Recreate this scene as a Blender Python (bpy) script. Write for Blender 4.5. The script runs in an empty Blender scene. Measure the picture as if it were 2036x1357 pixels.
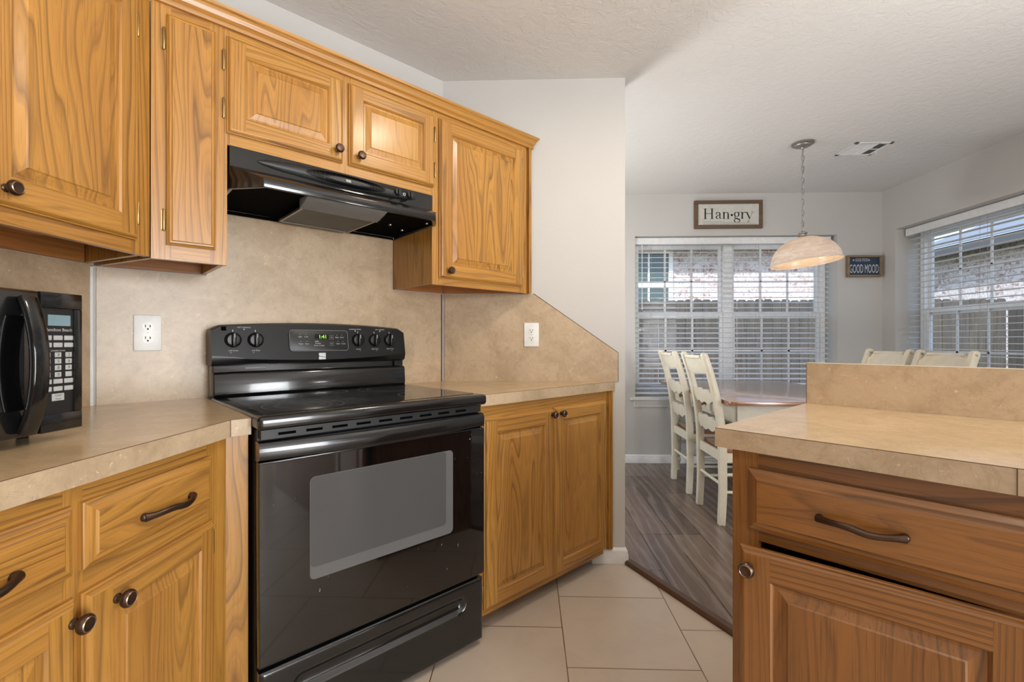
import bpy, bmesh, math, random
from mathutils import Vector, Matrix, noise as mnoise

random.seed(7)
scn = bpy.context.scene
COL = scn.collection
R = math.radians
S5 = math.sqrt(.5)

# ---------------------------------------------------------------- camera, sky, sun, exposure
EYE = 1.117
camd = bpy.data.cameras.new('camera')
camd.sensor_width = 36.0
camd.lens = 36.0 * 933.0 / 2036.0
camd.clip_start = .02
camd.clip_end = 200
cam = bpy.data.objects.new('camera', camd)
COL.objects.link(cam)
cam.location = (0, 0, EYE)
cam.rotation_euler = (R(90), 0, R(1.96))
scn.camera = cam

world = bpy.data.worlds.new('sky')
scn.world = world
world.use_nodes = True
wn = world.node_tree.nodes
wl = world.node_tree.links
bg = wn['Background']
sky = wn.new('ShaderNodeTexSky')
sky.sky_type = 'NISHITA'
sky.sun_disc = False
sky.sun_elevation = R(48)
sky.sun_rotation = R(205)
sky.air_density = 1.0
sky.dust_density = 1.5
wl.new(sky.outputs['Color'], bg.inputs['Color'])
bg.inputs['Strength'].default_value = .50

sun = bpy.data.lights.new('sun', 'SUN')
sun.energy = 4.2
sun.angle = R(2)
sun.color = (1, .97, .93)
suno = bpy.data.objects.new('sun', sun)
COL.objects.link(suno)
suno.rotation_euler = Vector((.45, .75, -.55)).to_track_quat('-Z', 'Y').to_euler()

def area(name, loc, aim, sx, sy, power, color=(1, 1, 1)):
    l = bpy.data.lights.new(name, 'AREA')
    l.shape = 'RECTANGLE'
    l.size, l.size_y = sx, sy
    l.energy = power
    l.color = color
    o = bpy.data.objects.new(name, l)
    COL.objects.link(o)
    o.location = loc
    o.rotation_euler = Vector(aim).to_track_quat('-Z', 'Y').to_euler()
    return o

# kitchen lamp (fixtures are built further down); all others are added, unseen fill:
# two lamps, daylight from both sides, uplights bounced off the ceiling
area('kitchen_lamp_light', (.50, 1.36, 2.365), (0, 0, -1), .2, .2, 11, (1, .88, .72))
area('added_rear_fill', (-.35, -.55, 2.365), (0, 0, -1), .18, .18, 6, (1, .88, .70))  # unseen lamp added to brighten the left worktop
area('added_living_fill', (-.9, 3.45, 2.375), (0, 0, -1), .4, .4, 8, (1, .96, .9))  # unseen lamp added to light the dining side
area('added_living_side_fill', (-3.12, 3.35, 1.15), (1, .16, -.12), 1.5, 1.3, 30, (.97, .99, 1))  # unseen window light added to lift the lower far wall and chairs
area('added_right_side_fill', (3.08, -1.92, 1.15), (-1, .42, .0), 1.45, 1.9, 185, (.97, .99, 1))  # unseen door light added as side fill from the right
area('added_bounce_fill', (1.9, .6, 1.3), (-.15, .12, 1), .25, .25, 26, (1, .99, .97))  # added uplight that brightens the ceiling and upper walls
area('added_bounce_fill_left', (-.45, .35, 1.45), (-.1, .2, 1), .25, .25, 9, (1, .99, .97))  # second added uplight, for the ceiling and wall above the cabinets
area('added_bounce_fill_dining', (.1, 3.2, .9), (.3, .0, 1), .25, .25, 17, (1, .99, .97))  # added uplight for the dining room

scn.view_settings.view_transform = 'Standard'
scn.view_settings.look = 'None'
scn.view_settings.gamma = 1
scn.view_settings.use_curve_mapping = False
scn.view_settings.exposure = -0.1
scn.cycles.use_denoising = True
scn.cycles.max_bounces = 8
scn.cycles.diffuse_bounces = 4
scn.cycles.glossy_bounces = 4
scn.cycles.transparent_max_bounces = 12
scn.cycles.sample_clamp_indirect = 6
scn.cycles.caustics_reflective = False
scn.cycles.caustics_refractive = False

# ---------------------------------------------------------------- helpers: objects
BASE = {}
ROT = {}

def rot2(rot, x, y):
    c, s = math.cos(R(rot)), math.sin(R(rot))
    return (c * x - s * y, s * x + c * y)

def thing(name, label, cat, rot=0, base=(0, 0, 0), group=None):
    """An Empty at the thing's base; base is given in the turned frame (x along the face, y into the wall, z up)."""
    o = bpy.data.objects.new(name, None)
    COL.objects.link(o)
    o.empty_display_size = .05
    x, y = rot2(rot, base[0], base[1])
    o.location = (x, y, base[2])
    o.rotation_euler = (0, 0, R(rot))
    o['label'] = label
    o['category'] = cat
    if group:
        o['group'] = group
    BASE[o.name] = Vector(base)
    ROT[o.name] = rot
    return o

def tag(o, label, cat, group=None):
    o['label'] = label
    o['category'] = cat
    if group:
        o['group'] = group
    return o

def structure(o):
    o['kind'] = 'structure'
    return o

class MB:
    """Collects shapes and links them as ONE mesh object."""
    def __init__(s):
        s.bm = bmesh.new()

    def f(s, pts, mi=0):
        vs = [s.bm.verts.new(p) for p in pts]
        fc = s.bm.faces.new(vs)
        fc.material_index = mi
        return fc

    def box(s, x0, x1, y0, y1, z0, z1, mi=0):
        v = [s.bm.verts.new((x, y, z)) for x in (x0, x1) for y in (y0, y1) for z in (z0, z1)]
        for q in ((0, 1, 3, 2), (4, 6, 7, 5), (0, 4, 5, 1), (2, 3, 7, 6), (0, 2, 6, 4), (1, 5, 7, 3)):
            s.bm.faces.new([v[i] for i in q]).material_index = mi
        return s

    def prism(s, pts, axis, a0, a1, mi=0):
        """pts: 2-D outline; axis z: (x,y), y: (x,z), x: (y,z); extruded a0..a1"""
        def P(p, a):
            return {'z': (p[0], p[1], a), 'y': (p[0], a, p[1]), 'x': (a, p[0], p[1])}[axis]
        A = [s.bm.verts.new(P(p, a0)) for p in pts]
        B = [s.bm.verts.new(P(p, a1)) for p in pts]
        n = len(pts)
        s.bm.faces.new(A[::-1]).material_index = mi
        s.bm.faces.new(B).material_index = mi
        for i in range(n):
            j = (i + 1) % n
            s.bm.faces.new((A[i], A[j], B[j], B[i])).material_index = mi
        return s

    def lathe(s, prof, o=(0, 0, 0), axis=(0, 0, 1), seg=20, mi=0, closed=True):
        ax = Vector(axis).normalized()
        q = Vector((0, 0, 1)).rotation_difference(ax)
        rings = []
        for r, h in prof:
            ring = []
            if r < 1e-6:
                ring = [s.bm.verts.new(Vector(o) + q @ Vector((0, 0, h)))]
            else:
                for i in range(seg):
                    a = 2 * math.pi * i / seg
                    ring.append(s.bm.verts.new(Vector(o) + q @ Vector((r * math.cos(a), r * math.sin(a), h))))
            rings.append(ring)
        for a, b in zip(rings, rings[1:]):
            for i in range(seg):
                j = (i + 1) % seg
                vs = []
                for v in ([a[0]] if len(a) == 1 else [a[i], a[j]]) + ([b[0]] if len(b) == 1 else [b[j], b[i]]):
                    vs.append(v)
                if len(vs) > 2:
                    s.bm.faces.new(vs).material_index = mi
        if closed:
            for ring, rev in ((rings[0], True), (rings[-1], False)):
                if len(ring) > 2:
                    s.bm.faces.new(ring[::-1] if rev else ring).material_index = mi
        return s

    def tube(s, pts, rad, seg=10, mi=0, flat=(1, 1), up=(0, 0, 1), loop=False):
        pts = [Vector(p) for p in pts]
        n = len(pts)
        rings = []
        for i, p in enumerate(pts):
            if loop:
                t = (pts[(i + 1) % n] - pts[i - 1]).normalized()
            else:
                t = (pts[min(i + 1, n - 1)] - pts[max(i - 1, 0)]).normalized()
            u = Vector(up)
            a = t.cross(u)
            if a.length < 1e-4:
                a = t.cross(Vector((1, 0, 0)))
            a.normalize()
            b = a.cross(t).normalized()
            r = rad[i] if isinstance(rad, (list, tuple)) else rad
            rings.append([s.bm.verts.new(p + a * (r * flat[0] * math.cos(2 * math.pi * k / seg)) + b * (r * flat[1] * math.sin(2 * math.pi * k / seg))) for k in range(seg)])
        m = n if loop else n - 1
        for i in range(m):
            A, B = rings[i], rings[(i + 1) % n]
            for k in range(seg):
                l = (k + 1) % seg
                s.bm.faces.new((A[k], A[l], B[l], B[k])).material_index = mi
        if not loop:
            s.bm.faces.new(rings[0][::-1]).material_index = mi
            s.bm.faces.new(rings[-1]).material_index = mi
        return s

    def bar(s, a, b, w, d, up=(0, 0, 1), mi=0):
        """rectangular bar from a to b, w across, d along up-ish"""
        return s.loft([(a, w, d), (b, w, d)], up, mi)

    def loft(s, secs, up=(0, 0, 1), mi=0):
        """rectangular sections (centre, width, depth) joined along a path; width runs along path x up"""
        pts = [Vector(q[0]) for q in secs]
        n = len(pts)
        rings = []
        for i, (p, w, d) in enumerate(secs):
            t = (pts[min(i + 1, n - 1)] - pts[max(i - 1, 0)]).normalized()
            a = t.cross(Vector(up)).normalized()
            b = a.cross(t).normalized()
            c = pts[i]
            rings.append([s.bm.verts.new(c + a * (sx * w / 2) + b * (sy * d / 2)) for sx, sy in ((-1, -1), (1, -1), (1, 1), (-1, 1))])
        for A, B in zip(rings, rings[1:]):
            for k in range(4):
                l = (k + 1) % 4
                s.bm.faces.new((A[k], A[l], B[l], B[k])).material_index = mi
        s.bm.faces.new(rings[0][::-1]).material_index = mi
        s.bm.faces.new(rings[-1]).material_index = mi
        return s

    def ellipsoid(s, c, r, seg=28, rings=12, mi=0):
        prev = None
        for i in range(rings + 1):
            t = math.pi * i / rings
            if i in (0, rings):
                cur = [s.bm.verts.new((c[0] + r[0] * math.cos(t), c[1], c[2]))]
            else:
                cur = [s.bm.verts.new((c[0] + r[0] * math.cos(t), c[1] + r[1] * math.sin(t) * math.cos(2 * math.pi * k / seg), c[2] + r[2] * math.sin(t) * math.sin(2 * math.pi * k / seg))) for k in range(seg)]
            if prev:
                for k in range(seg):
                    l = (k + 1) % seg
                    vs = ([prev[0]] if len(prev) == 1 else [prev[k], prev[l]]) + ([cur[0]] if len(cur) == 1 else [cur[l], cur[k]])
                    s.bm.faces.new(vs).material_index = mi
            prev = cur
        return s

    def text(s, body, x, y, z, size, xs=1.0, mi=0, align='CENTER', font=None):
        """lettering standing on the plane y, reading along +x, up +z"""
        cu = bpy.data.curves.new('t', 'FONT')
        cu.body = body
        cu.size = size
        cu.align_x = align
        cu.align_y = 'CENTER'
        cu.resolution_u = 3
        to = bpy.data.objects.new('t', cu)
        COL.objects.link(to)
        bpy.context.view_layer.update()
        me = bpy.data.meshes.new_from_object(to)
        n0 = len(s.bm.verts)
        vs = [s.bm.verts.new((x + v.co.x * xs, y, z + v.co.y)) for v in me.vertices]
        for p in me.polygons:
            try:
                s.bm.faces.new([vs[i] for i in p.vertices]).material_index = mi
            except ValueError:
                pass
        bpy.data.objects.remove(to)
        bpy.data.curves.remove(cu)
        bpy.data.meshes.remove(me)
        return s

    def build(s, name, mats, parent=None, bevel=0, seg=2, smooth=None, origin=None, normals=True):
        bm = s.bm
        if normals:
            bmesh.ops.recalc_face_normals(bm, faces=bm.faces[:])
        if bevel:
            es = [e for e in bm.edges if len(e.link_faces) == 2 and e.calc_face_angle(0) > R(30)]
            bmesh.ops.bevel(bm, geom=es, offset=bevel, segments=seg, affect='EDGES', clamp_overlap=True, profile=.5)
        if smooth is not None:
            for fc in bm.faces:
                fc.smooth = True
            for e in bm.edges:
                if len(e.link_faces) == 2 and e.calc_face_angle(0) > R(smooth):
                    e.smooth = False
        pb = BASE.get(parent.name, Vector((0, 0, 0))) if parent else Vector((0, 0, 0))
        org = Vector(origin) if origin is not None else pb
        bmesh.ops.translate(bm, verts=bm.verts[:], vec=-org)
        me = bpy.data.meshes.new(name)
        bm.to_mesh(me)
        bm.free()
        for m in (mats if isinstance(mats, (list, tuple)) else [mats]):
            me.materials.append(m)
        o = bpy.data.objects.new(name, me)
        COL.objects.link(o)
        if parent:
            o.parent = parent
            o.location = org - pb
        else:
            o.location = org
        BASE[o.name] = org
        return o

def solo(mb, name, mats, label, cat, rot=0, base=(0, 0, 0), group=None, **k):
    """a thing that is one mesh"""
    o = mb.build(name, mats, None, origin=base, **k)
    x, y = rot2(rot, base[0], base[1])
    o.location = (x, y, base[2])
    o.rotation_euler = (0, 0, R(rot))
    ROT[o.name] = rot
    return tag(o, label, cat, group)

def copy_tree(o, parent=None):
    c = o.copy()
    COL.objects.link(c)
    if parent:
        c.parent = parent
    for ch in list(o.children):
        copy_tree(ch, c)
    return c

# ---------------------------------------------------------------- helpers: materials
def lin(r, g, b):
    f = lambda c: (c / 255 / 12.92) if c / 255 <= .04045 else ((c / 255 + .055) / 1.055) ** 2.4
    return (f(r), f(g), f(b), 1)

class N:
    def __init__(s, name):
        s.m = bpy.data.materials.new(name)
        s.m.use_nodes = True
        s.t = s.m.node_tree
        s.b = s.t.nodes['Principled BSDF']
        s.out = s.t.nodes['Material Output']

    def n(s, kind, **k):
        nd = s.t.nodes.new('ShaderNode' + kind)
        for a, v in k.items():
            setattr(nd, a, v)
        return nd

    def l(s, a, b):
        s.t.links.new(a, b)

    def set(s, **k):
        for a, v in k.items():
            s.b.inputs[a.replace('_', ' ')].default_value = v
        return s

    def coords(s, kind='Object', scale=(1, 1, 1), rnd=0, rot=(0, 0, 0), loc=(0, 0, 0)):
        tc = s.n('TexCoord')
        v = tc.outputs[kind]
        if rnd:
            oi = s.n('ObjectInfo')
            mu = s.n('VectorMath', operation='MULTIPLY_ADD')
            cb = s.n('CombineXYZ')
            for i in range(3):
                s.l(oi.outputs['Random'], cb.inputs[i])
            s.l(cb.outputs[0], mu.inputs[0])
            mu.inputs[1].default_value = (rnd, rnd * .37, rnd * .61)
            s.l(v, mu.inputs[2])
            v = mu.outputs[0]
        mp = s.n('Mapping')
        mp.inputs['Scale'].default_value = scale
        mp.inputs['Rotation'].default_value = rot
        mp.inputs['Location'].default_value = loc
        s.l(v, mp.inputs['Vector'])
        return mp.outputs[0]

    def noise(s, v, scale, detail=3, rough=.5, dist=0):
        t = s.n('TexNoise')
        t.inputs['Scale'].default_value = scale
        t.inputs['Detail'].default_value = detail
        t.inputs['Roughness'].default_value = rough
        t.inputs['Distortion'].default_value = dist
        if v is not None:
            s.l(v, t.inputs['Vector'])
        return t.outputs['Fac']

    def ramp(s, fac, stops):
        r = s.n('ValToRGB')
        el = r.color_ramp.elements
        while len(el) < len(stops):
            el.new(.5)
        for e, (p, c) in zip(el, stops):
            e.position = p
            e.color = c if len(c) == 4 else (*c, 1)
        s.l(fac, r.inputs[0])
        return r.outputs[0]

    def mix(s, a, b, fac, mode='MIX'):
        m = s.n('Mix', data_type='RGBA', blend_type=mode)
        for sock, v in ((m.inputs[6], a), (m.inputs[7], b), (m.inputs[0], fac)):
            if hasattr(v, 'is_output'):
                s.l(v, sock)
            else:
                sock.default_value = v
        return m.outputs[2]

    def math(s, op, a, b=0):
        m = s.n('Math', operation=op)
        for i, v in ((0, a), (1, b)):
            if hasattr(v, 'is_output'):
                s.l(v, m.inputs[i])
            else:
                m.inputs[i].default_value = v
        return m.outputs[0]

    def bump(s, h, strength=.2, dist=.002):
        b = s.n('Bump')
        b.inputs['Strength'].default_value = strength
        b.inputs['Distance'].default_value = dist
        s.l(h, b.inputs['Height'])
        s.l(b.outputs[0], s.b.inputs['Normal'])

    def col(s, c):
        if hasattr(c, 'is_output'):
            s.l(c, s.b.inputs['Base Color'])
        else:
            s.b.inputs['Base Color'].default_value = c
        return s

def plain(name, c, rough=.5, metal=0, **k):
    """a flat paint, plastic or metal with faint unevenness"""
    m = N(name)
    v = m.coords('Object', (1, 1, 1))
    nz = m.noise(v, 30, 3)
    d = tuple(max(0, x * .93) for x in c[:3]) + (1,)
    m.col(m.ramp(nz, [(.35, d), (.65, c)]))
    m.set(Roughness=rough, Metallic=metal, **k)
    return m.m

def oak(name, axis, light, mid, dark, cathedral=False, rough=.33, freq=1.0):
    """varnished oak; axis 'z': grain upright, 'x': grain level. Growth lines are contours of a stretched noise."""
    m = N(name)
    g = .07 if not cathedral else .11
    sc = {'z': (1, 1, g), 'x': (g, 1, 1)}[axis]
    v = m.coords('Object', sc, rnd=9)
    h = m.noise(v, 6 if cathedral else 8, 2.2, .45, .2)
    sp = m.n('SeparateXYZ')
    m.l(v, sp.inputs[0])
    lin_ = m.math('MULTIPLY', sp.outputs[{'z': 0, 'x': 2}[axis]], (14 if cathedral else 60) * freq)
    h2 = m.math('ADD', m.math('MULTIPLY', h, (24 if cathedral else 14) * freq), lin_)
    fr = m.math('FRACT', h2)
    band = m.ramp(fr, [(0, (.25, .25, .25)), (.08, (.0, .0, .0)), (.55, (.10, .10, .10)), (.80, (.62, .62, .62)), (.93, (1, 1, 1)), (1, (.3, .3, .3))])
    fine = m.ramp(m.math('FRACT', m.math('MULTIPLY', h2, 2.6)), [(0, (0, 0, 0)), (.5, (.05, .05, .05)), (.9, (.7, .7, .7)), (1, (0, 0, 0))])
    band = m.mix(band, fine, .32)
    patch = m.noise(v, 4.0, 2)
    amt = m.math('MULTIPLY', band, m.ramp(patch, [(.30, (.30, .30, .30)), (.62, (1, 1, 1))]))
    sc2 = {'z': (1, 1, .022), 'x': (.022, 1, 1)}[axis]
    v2 = m.coords('Object', sc2, rnd=5)
    pores = m.noise(v2, 380, 2, .6)
    base = m.mix(light, mid, m.ramp(m.noise(v, 6, 3), [(.3, (0, 0, 0)), (.7, (1, 1, 1))]))
    c = m.mix(base, dark, m.math('MULTIPLY', amt, .86))
    c = m.mix(c, dark, m.ramp(pores, [(.54, (0, 0, 0)), (.74, (.40, .40, .40))]))
    m.col(c)
    m.set(Roughness=rough, Coat_Weight=.25, Coat_Roughness=.18)
    m.bump(m.math('ADD', m.math('MULTIPLY', pores, .6), amt), .10, .0012)
    return m.m

def laminate(name, c1, c2, c3, rough=.32, vein=True):
    m = N(name)
    v = m.coords('Object', (1, 1, 1), rnd=3)
    a = m.noise(v, 6, 6, .68, .9)
    b = m.noise(v, 38, 4, .65, .3)
    c = m.mix(m.ramp(a, [(.3, c2), (.62, c1)]), c2, m.ramp(b, [(.5, (0, 0, 0)), (.7, (.55, .55, .55))]))
    if vein:
        r = m.noise(v, 11, 5, .6, 2.2)
        line = m.ramp(r, [(.48, (0, 0, 0)), (.5, (.22, .22, .22)), (.52, (0, 0, 0))])
        c = m.mix(c, c3, line)
        fl = m.noise(v, 95, 2, .5, .8)
        c = m.mix(c, lin(226, 206, 180), m.ramp(fl, [(.68, (0, 0, 0)), (.74, (.6, .6, .6))]))
    m.col(c)
    m.set(Roughness=rough)
    m.bump(b, .04, .001)
    return m.m

OL, OM, OD = lin(188, 137, 63), lin(169, 117, 52), lin(80, 48, 25)
M = {}
M['oak_v'] = oak('oak upright grain', 'z', OL, OM, OD)
M['oak_h'] = oak('oak level grain', 'x', OL, OM, OD)
M['oak_p'] = oak('oak panel grain', 'z', OL, OM, OD, cathedral=True)
M['oak_ph'] = oak('oak drawer grain', 'x', OL, OM, OD, cathedral=True)
M['oak_in'] = oak('oak cabinet inside', 'x', lin(190, 128, 70), lin(170, 112, 58), lin(120, 76, 40), rough=.5)
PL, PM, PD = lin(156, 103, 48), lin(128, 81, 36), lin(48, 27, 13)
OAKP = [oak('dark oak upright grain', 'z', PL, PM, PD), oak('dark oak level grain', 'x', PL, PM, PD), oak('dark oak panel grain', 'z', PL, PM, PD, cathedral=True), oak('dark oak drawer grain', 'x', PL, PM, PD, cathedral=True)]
OAK = [M['oak_v'], M['oak_h'], M['oak_p'], M['oak_ph']]
M['lam'] = laminate('beige stone laminate', lin(192, 170, 142), lin(168, 145, 117), lin(136, 108, 82))
M['lamtop'] = laminate('beige stone laminate worktop', lin(202, 176, 140), lin(184, 157, 121), lin(152, 122, 92), rough=.22)
M['kraft'] = plain('dark laminate joint', lin(92, 66, 48), .6)
M['wall'] = plain('white wall paint', lin(206, 203, 198), .85)
M['trim'] = plain('white gloss trim paint', lin(228, 228, 228), .4)
M['white'] = plain('white plastic', lin(235, 235, 233), .35)
M['vinyl'] = plain('white window vinyl', lin(246, 246, 246), .4)
M['slat'] = plain('white blind slat', lin(236, 237, 238), .45)
M['cord'] = plain('grey cord', lin(170, 172, 174), .7)
M['cream'] = plain('cream chair paint', lin(226, 219, 200), .32)
M['bronze'] = plain('oil rubbed bronze', lin(84, 66, 54), .33, .85)
M['bronzehi'] = plain('worn bronze rim', lin(150, 122, 104), .3, .9)
M['brass'] = plain('brass hinge', lin(176, 146, 96), .32, .9)
M['nickel'] = plain('brushed nickel', lin(168, 164, 158), .35, .9)
M['black'] = plain('black enamel', lin(20, 20, 21), .16, 0, Coat_Weight=.4, Coat_Roughness=.06)
M['blackmat'] = plain('black satin plastic', lin(26, 26, 27), .42)
M['panelgrey'] = plain('dark grey satin panel', lin(34, 34, 35), .35, 0, Specular_IOR_Level=.35)
M['panelblack'] = plain('soft black panel', lin(18, 18, 19), .3, 0, Specular_IOR_Level=.3)
M['blackhole'] = plain('black recess', lin(4, 4, 4), .9, 0, Specular_IOR_Level=.05)
M['blackglass'] = plain('black glass', lin(9, 9, 10), .05)
def speckled(name, c, rough, ior):
    m = N(name)
    v = m.coords('Object', (1, 1, .55))
    a = m.noise(v, 75, 2, .5, .4)
    b = m.noise(v, 5, 3)
    spot = m.math('MULTIPLY', m.ramp(a, [(.735, (0, 0, 0)), (.76, (1, 1, 1))]), m.ramp(b, [(.45, (0, 0, 0)), (.6, (.8, .8, .8))]))
    m.col(m.mix(c, lin(150, 150, 150), spot))
    m.set(Roughness=rough, IOR=ior)
    return m.m
M['ovenglass'] = speckled('tinted oven glass', lin(76, 76, 77), .14, 1.5)
M['ovenrim'] = speckled('pale oven window rim', lin(94, 94, 95), .14, 1.5)
M['doorglass'] = speckled('glossy oven door glass', lin(9, 9, 10), .045, 1.75)
M['greylens'] = plain('grey lamp lens', lin(120, 120, 120), .45)
M['print'] = plain('pale printed legend', lin(190, 190, 190), .6)
M['key'] = plain('grey key pad', lin(176, 178, 178), .45)
M['keytext'] = plain('dark key legend', lin(50, 52, 54), .6)
M['lcd'] = plain('blue grey display film', lin(120, 146, 156), .15)
M['steel'] = plain('steel screw', lin(170, 170, 172), .3, .9)
M['filter'] = None
M['table'] = oak('brown table wood', 'x', lin(168, 120, 92), lin(150, 102, 76), lin(110, 72, 52), rough=.12)
M['tabletop'] = oak('table wood with painted glare', 'x', lin(196, 172, 158), lin(184, 158, 142), lin(150, 122, 104), rough=.14)  # window glare painted in as a paler tone over brown wood
M['tablev'] = oak('brown knob wood', 'z', lin(176, 118, 70), lin(160, 102, 58), lin(120, 74, 40), rough=.3)
M['frame'] = oak('brown sign frame', 'x', lin(112, 86, 62), lin(98, 74, 52), lin(70, 52, 36), rough=.6)
M['frame2'] = oak('tan sign frame', 'x', lin(146, 122, 92), lin(130, 106, 78), lin(98, 78, 56), rough=.6)
M['paper'] = plain('off white sign board', lin(206, 204, 196), .7)
M['navy'] = plain('navy sign board', lin(44, 62, 84), .7)
M['ink'] = plain('black ink', lin(22, 22, 24), .7)
M['inkgrey'] = plain('grey ink', lin(150, 148, 142), .7)
M['letters'] = plain('white letters', lin(206, 208, 212), .6)

def emit(name, c, st):
    m = N(name)
    v = m.coords('Object')
    m.col(c)
    m.set(Emission_Color=c, Emission_Strength=st)
    return m.m
M['digit'] = emit('green lit digits', lin(140, 230, 50), 1.6)
M['bulb'] = emit('warm bulb', lin(255, 214, 150), 55)
M['diffuser'] = emit('lamp diffuser', lin(255, 246, 232), 3)

# paint with knockdown relief
def relief_paint(name, c, scale, st):
    m = N(name)
    v = m.coords('Object', (1, 1, 1))
    a = m.noise(v, scale, 4, .6, .8)
    m.bump(m.ramp(a, [(.42, (0, 0, 0)), (.56, (1, 1, 1))]), st, .004)
    m.col(m.mix(c, tuple(x * .95 for x in c[:3]) + (1,), m.noise(v, 3, 2)))
    m.set(Roughness=.9)
    return m.m
M['ceiling'] = relief_paint('knockdown ceiling paint', lin(222, 220, 217), 26, .28)
M['wall'] = relief_paint('orange peel wall paint', lin(200, 198, 195), 60, .05)

def glass():
    m = N('clear window glass')
    tr = m.n('BsdfTransparent')
    tr.inputs[0].default_value = (.97, .98, .98, 1)
    gl = m.n('BsdfGlossy')
    gl.inputs['Roughness'].default_value = .02
    mx = m.n('MixShader')
    fr = m.n('Fresnel')
    fr.inputs['IOR'].default_value = 1.22
    ge = m.n('NewGeometry')
    m.l(m.math('MULTIPLY', fr.outputs[0], m.math('SUBTRACT', 1, ge.outputs['Backfacing'])), mx.inputs[0])
    m.l(tr.outputs[0], mx.inputs[1])
    m.l(gl.outputs[0], mx.inputs[2])
    m.l(mx.outputs[0], m.out.inputs['Surface'])
    return m.m
M['glass'] = glass()

def tile():
    m = N('beige floor tile')
    tc = m.n('TexCoord')
    sp = m.n('SeparateXYZ')
    m.l(tc.outputs['Object'], sp.inputs[0])
    cb = m.n('CombineXYZ')
    m.l(m.math('ADD', sp.outputs[1], 20 * .447 - 1.3865), cb.inputs[0])
    m.l(m.math('ADD', sp.outputs[0], 20 * .4555 - .133), cb.inputs[1])
    b = m.n('TexBrick')
    b.offset = .5
    b.inputs['Scale'].default_value = 1
    b.inputs['Brick Width'].default_value = .447
    b.inputs['Row Height'].default_value = .4555
    b.inputs['Mortar Size'].default_value = .0022
    b.inputs['Mortar Smooth'].default_value = .1
    b.inputs['Color1'].default_value = lin(194, 180, 164)
    b.inputs['Color2'].default_value = lin(188, 173, 156)
    b.inputs['Mortar'].default_value = lin(112, 82, 52)
    m.l(cb.outputs[0], b.inputs['Vector'])
    nz = m.noise(tc.outputs['Object'], 7, 5, .6, .5)
    c = m.mix(b.outputs['Color'], lin(176, 160, 140), m.ramp(nz, [(.45, (0, 0, 0)), (.75, (.5, .5, .5))]))
    m.col(c)
    m.set(Roughness=.3)
    inv = m.math('SUBTRACT', 1, b.outputs['Fac'])
    m.bump(inv, .4, .003)
    return m.m
M['tile'] = tile()

def planks():
    m = N('dark wood plank floor')
    tc = m.n('TexCoord')
    sp = m.n('SeparateXYZ')
    m.l(tc.outputs['Object'], sp.inputs[0])
    cb = m.n('CombineXYZ')
    m.l(m.math('ADD', sp.outputs[1], 20.3), cb.inputs[0])
    m.l(m.math('ADD', sp.outputs[0], 40 * .1685 - .643), cb.inputs[1])
    b = m.n('TexBrick')
    b.offset = .37
    b.offset_frequency = 3
    b.inputs['Scale'].default_value = 1
    b.inputs['Brick Width'].default_value = 1.15
    b.inputs['Row Height'].default_value = .1685
    b.inputs['Mortar Size'].default_value = .003
    b.inputs['Color1'].default_value = lin(122, 104, 94)
    b.inputs['Color2'].default_value = lin(88, 74, 68)
    b.inputs['Mortar'].default_value = lin(52, 42, 36)
    m.l(cb.outputs[0], b.inputs['Vector'])
    mp = m.n('Mapping')
    mp.inputs['Scale'].default_value = (1, .12, 1)
    m.l(tc.outputs['Object'], mp.inputs[0])
    w = m.n('TexWave', wave_type='BANDS', bands_direction='X')
    w.inputs['Scale'].default_value = 5
    w.inputs['Distortion'].default_value = 9
    w.inputs['Detail'].default_value = 3
    w.inputs['Detail Scale'].default_value = 1.6
    m.l(mp.outputs[0], w.inputs['Vector'])
    c = m.mix(b.outputs['Color'], lin(150, 136, 126), m.ramp(w.outputs['Fac'], [(.55, (0, 0, 0)), (.95, (.4, .4, .4))]))
    fine = m.noise(mp.outputs[0], 70, 3)
    c = m.mix(c, lin(70, 56, 50), m.ramp(fine, [(.5, (0, 0, 0)), (.75, (.5, .5, .5))]))
    m.col(c)
    m.set(Roughness=.27)
    m.bump(m.math('ADD', m.math('MULTIPLY', b.outputs['Fac'], -1), m.math('MULTIPLY', w.outputs['Fac'], .15)), .25, .002)
    return m.m
M['planks'] = planks()
M['threshold'] = plain('dark brown floor strip', lin(84, 58, 42), .4)

def filtermesh():
    m = N('grey grease filter mesh')
    v = m.coords('Object', (1, 1, 1), rot=(0, 0, R(45)))
    ck = m.n('TexChecker')
    ck.inputs['Scale'].default_value = 260
    ck.inputs[1].default_value = lin(96, 96, 96)
    ck.inputs[2].default_value = lin(34, 34, 34)
    m.l(v, ck.inputs['Vector'])
    m.col(m.mix(ck.outputs[0], lin(40, 40, 40), m.noise(v, 14, 3)))
    m.set(Roughness=.4, Metallic=.5)
    return m.m
M['filter'] = filtermesh()

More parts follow.
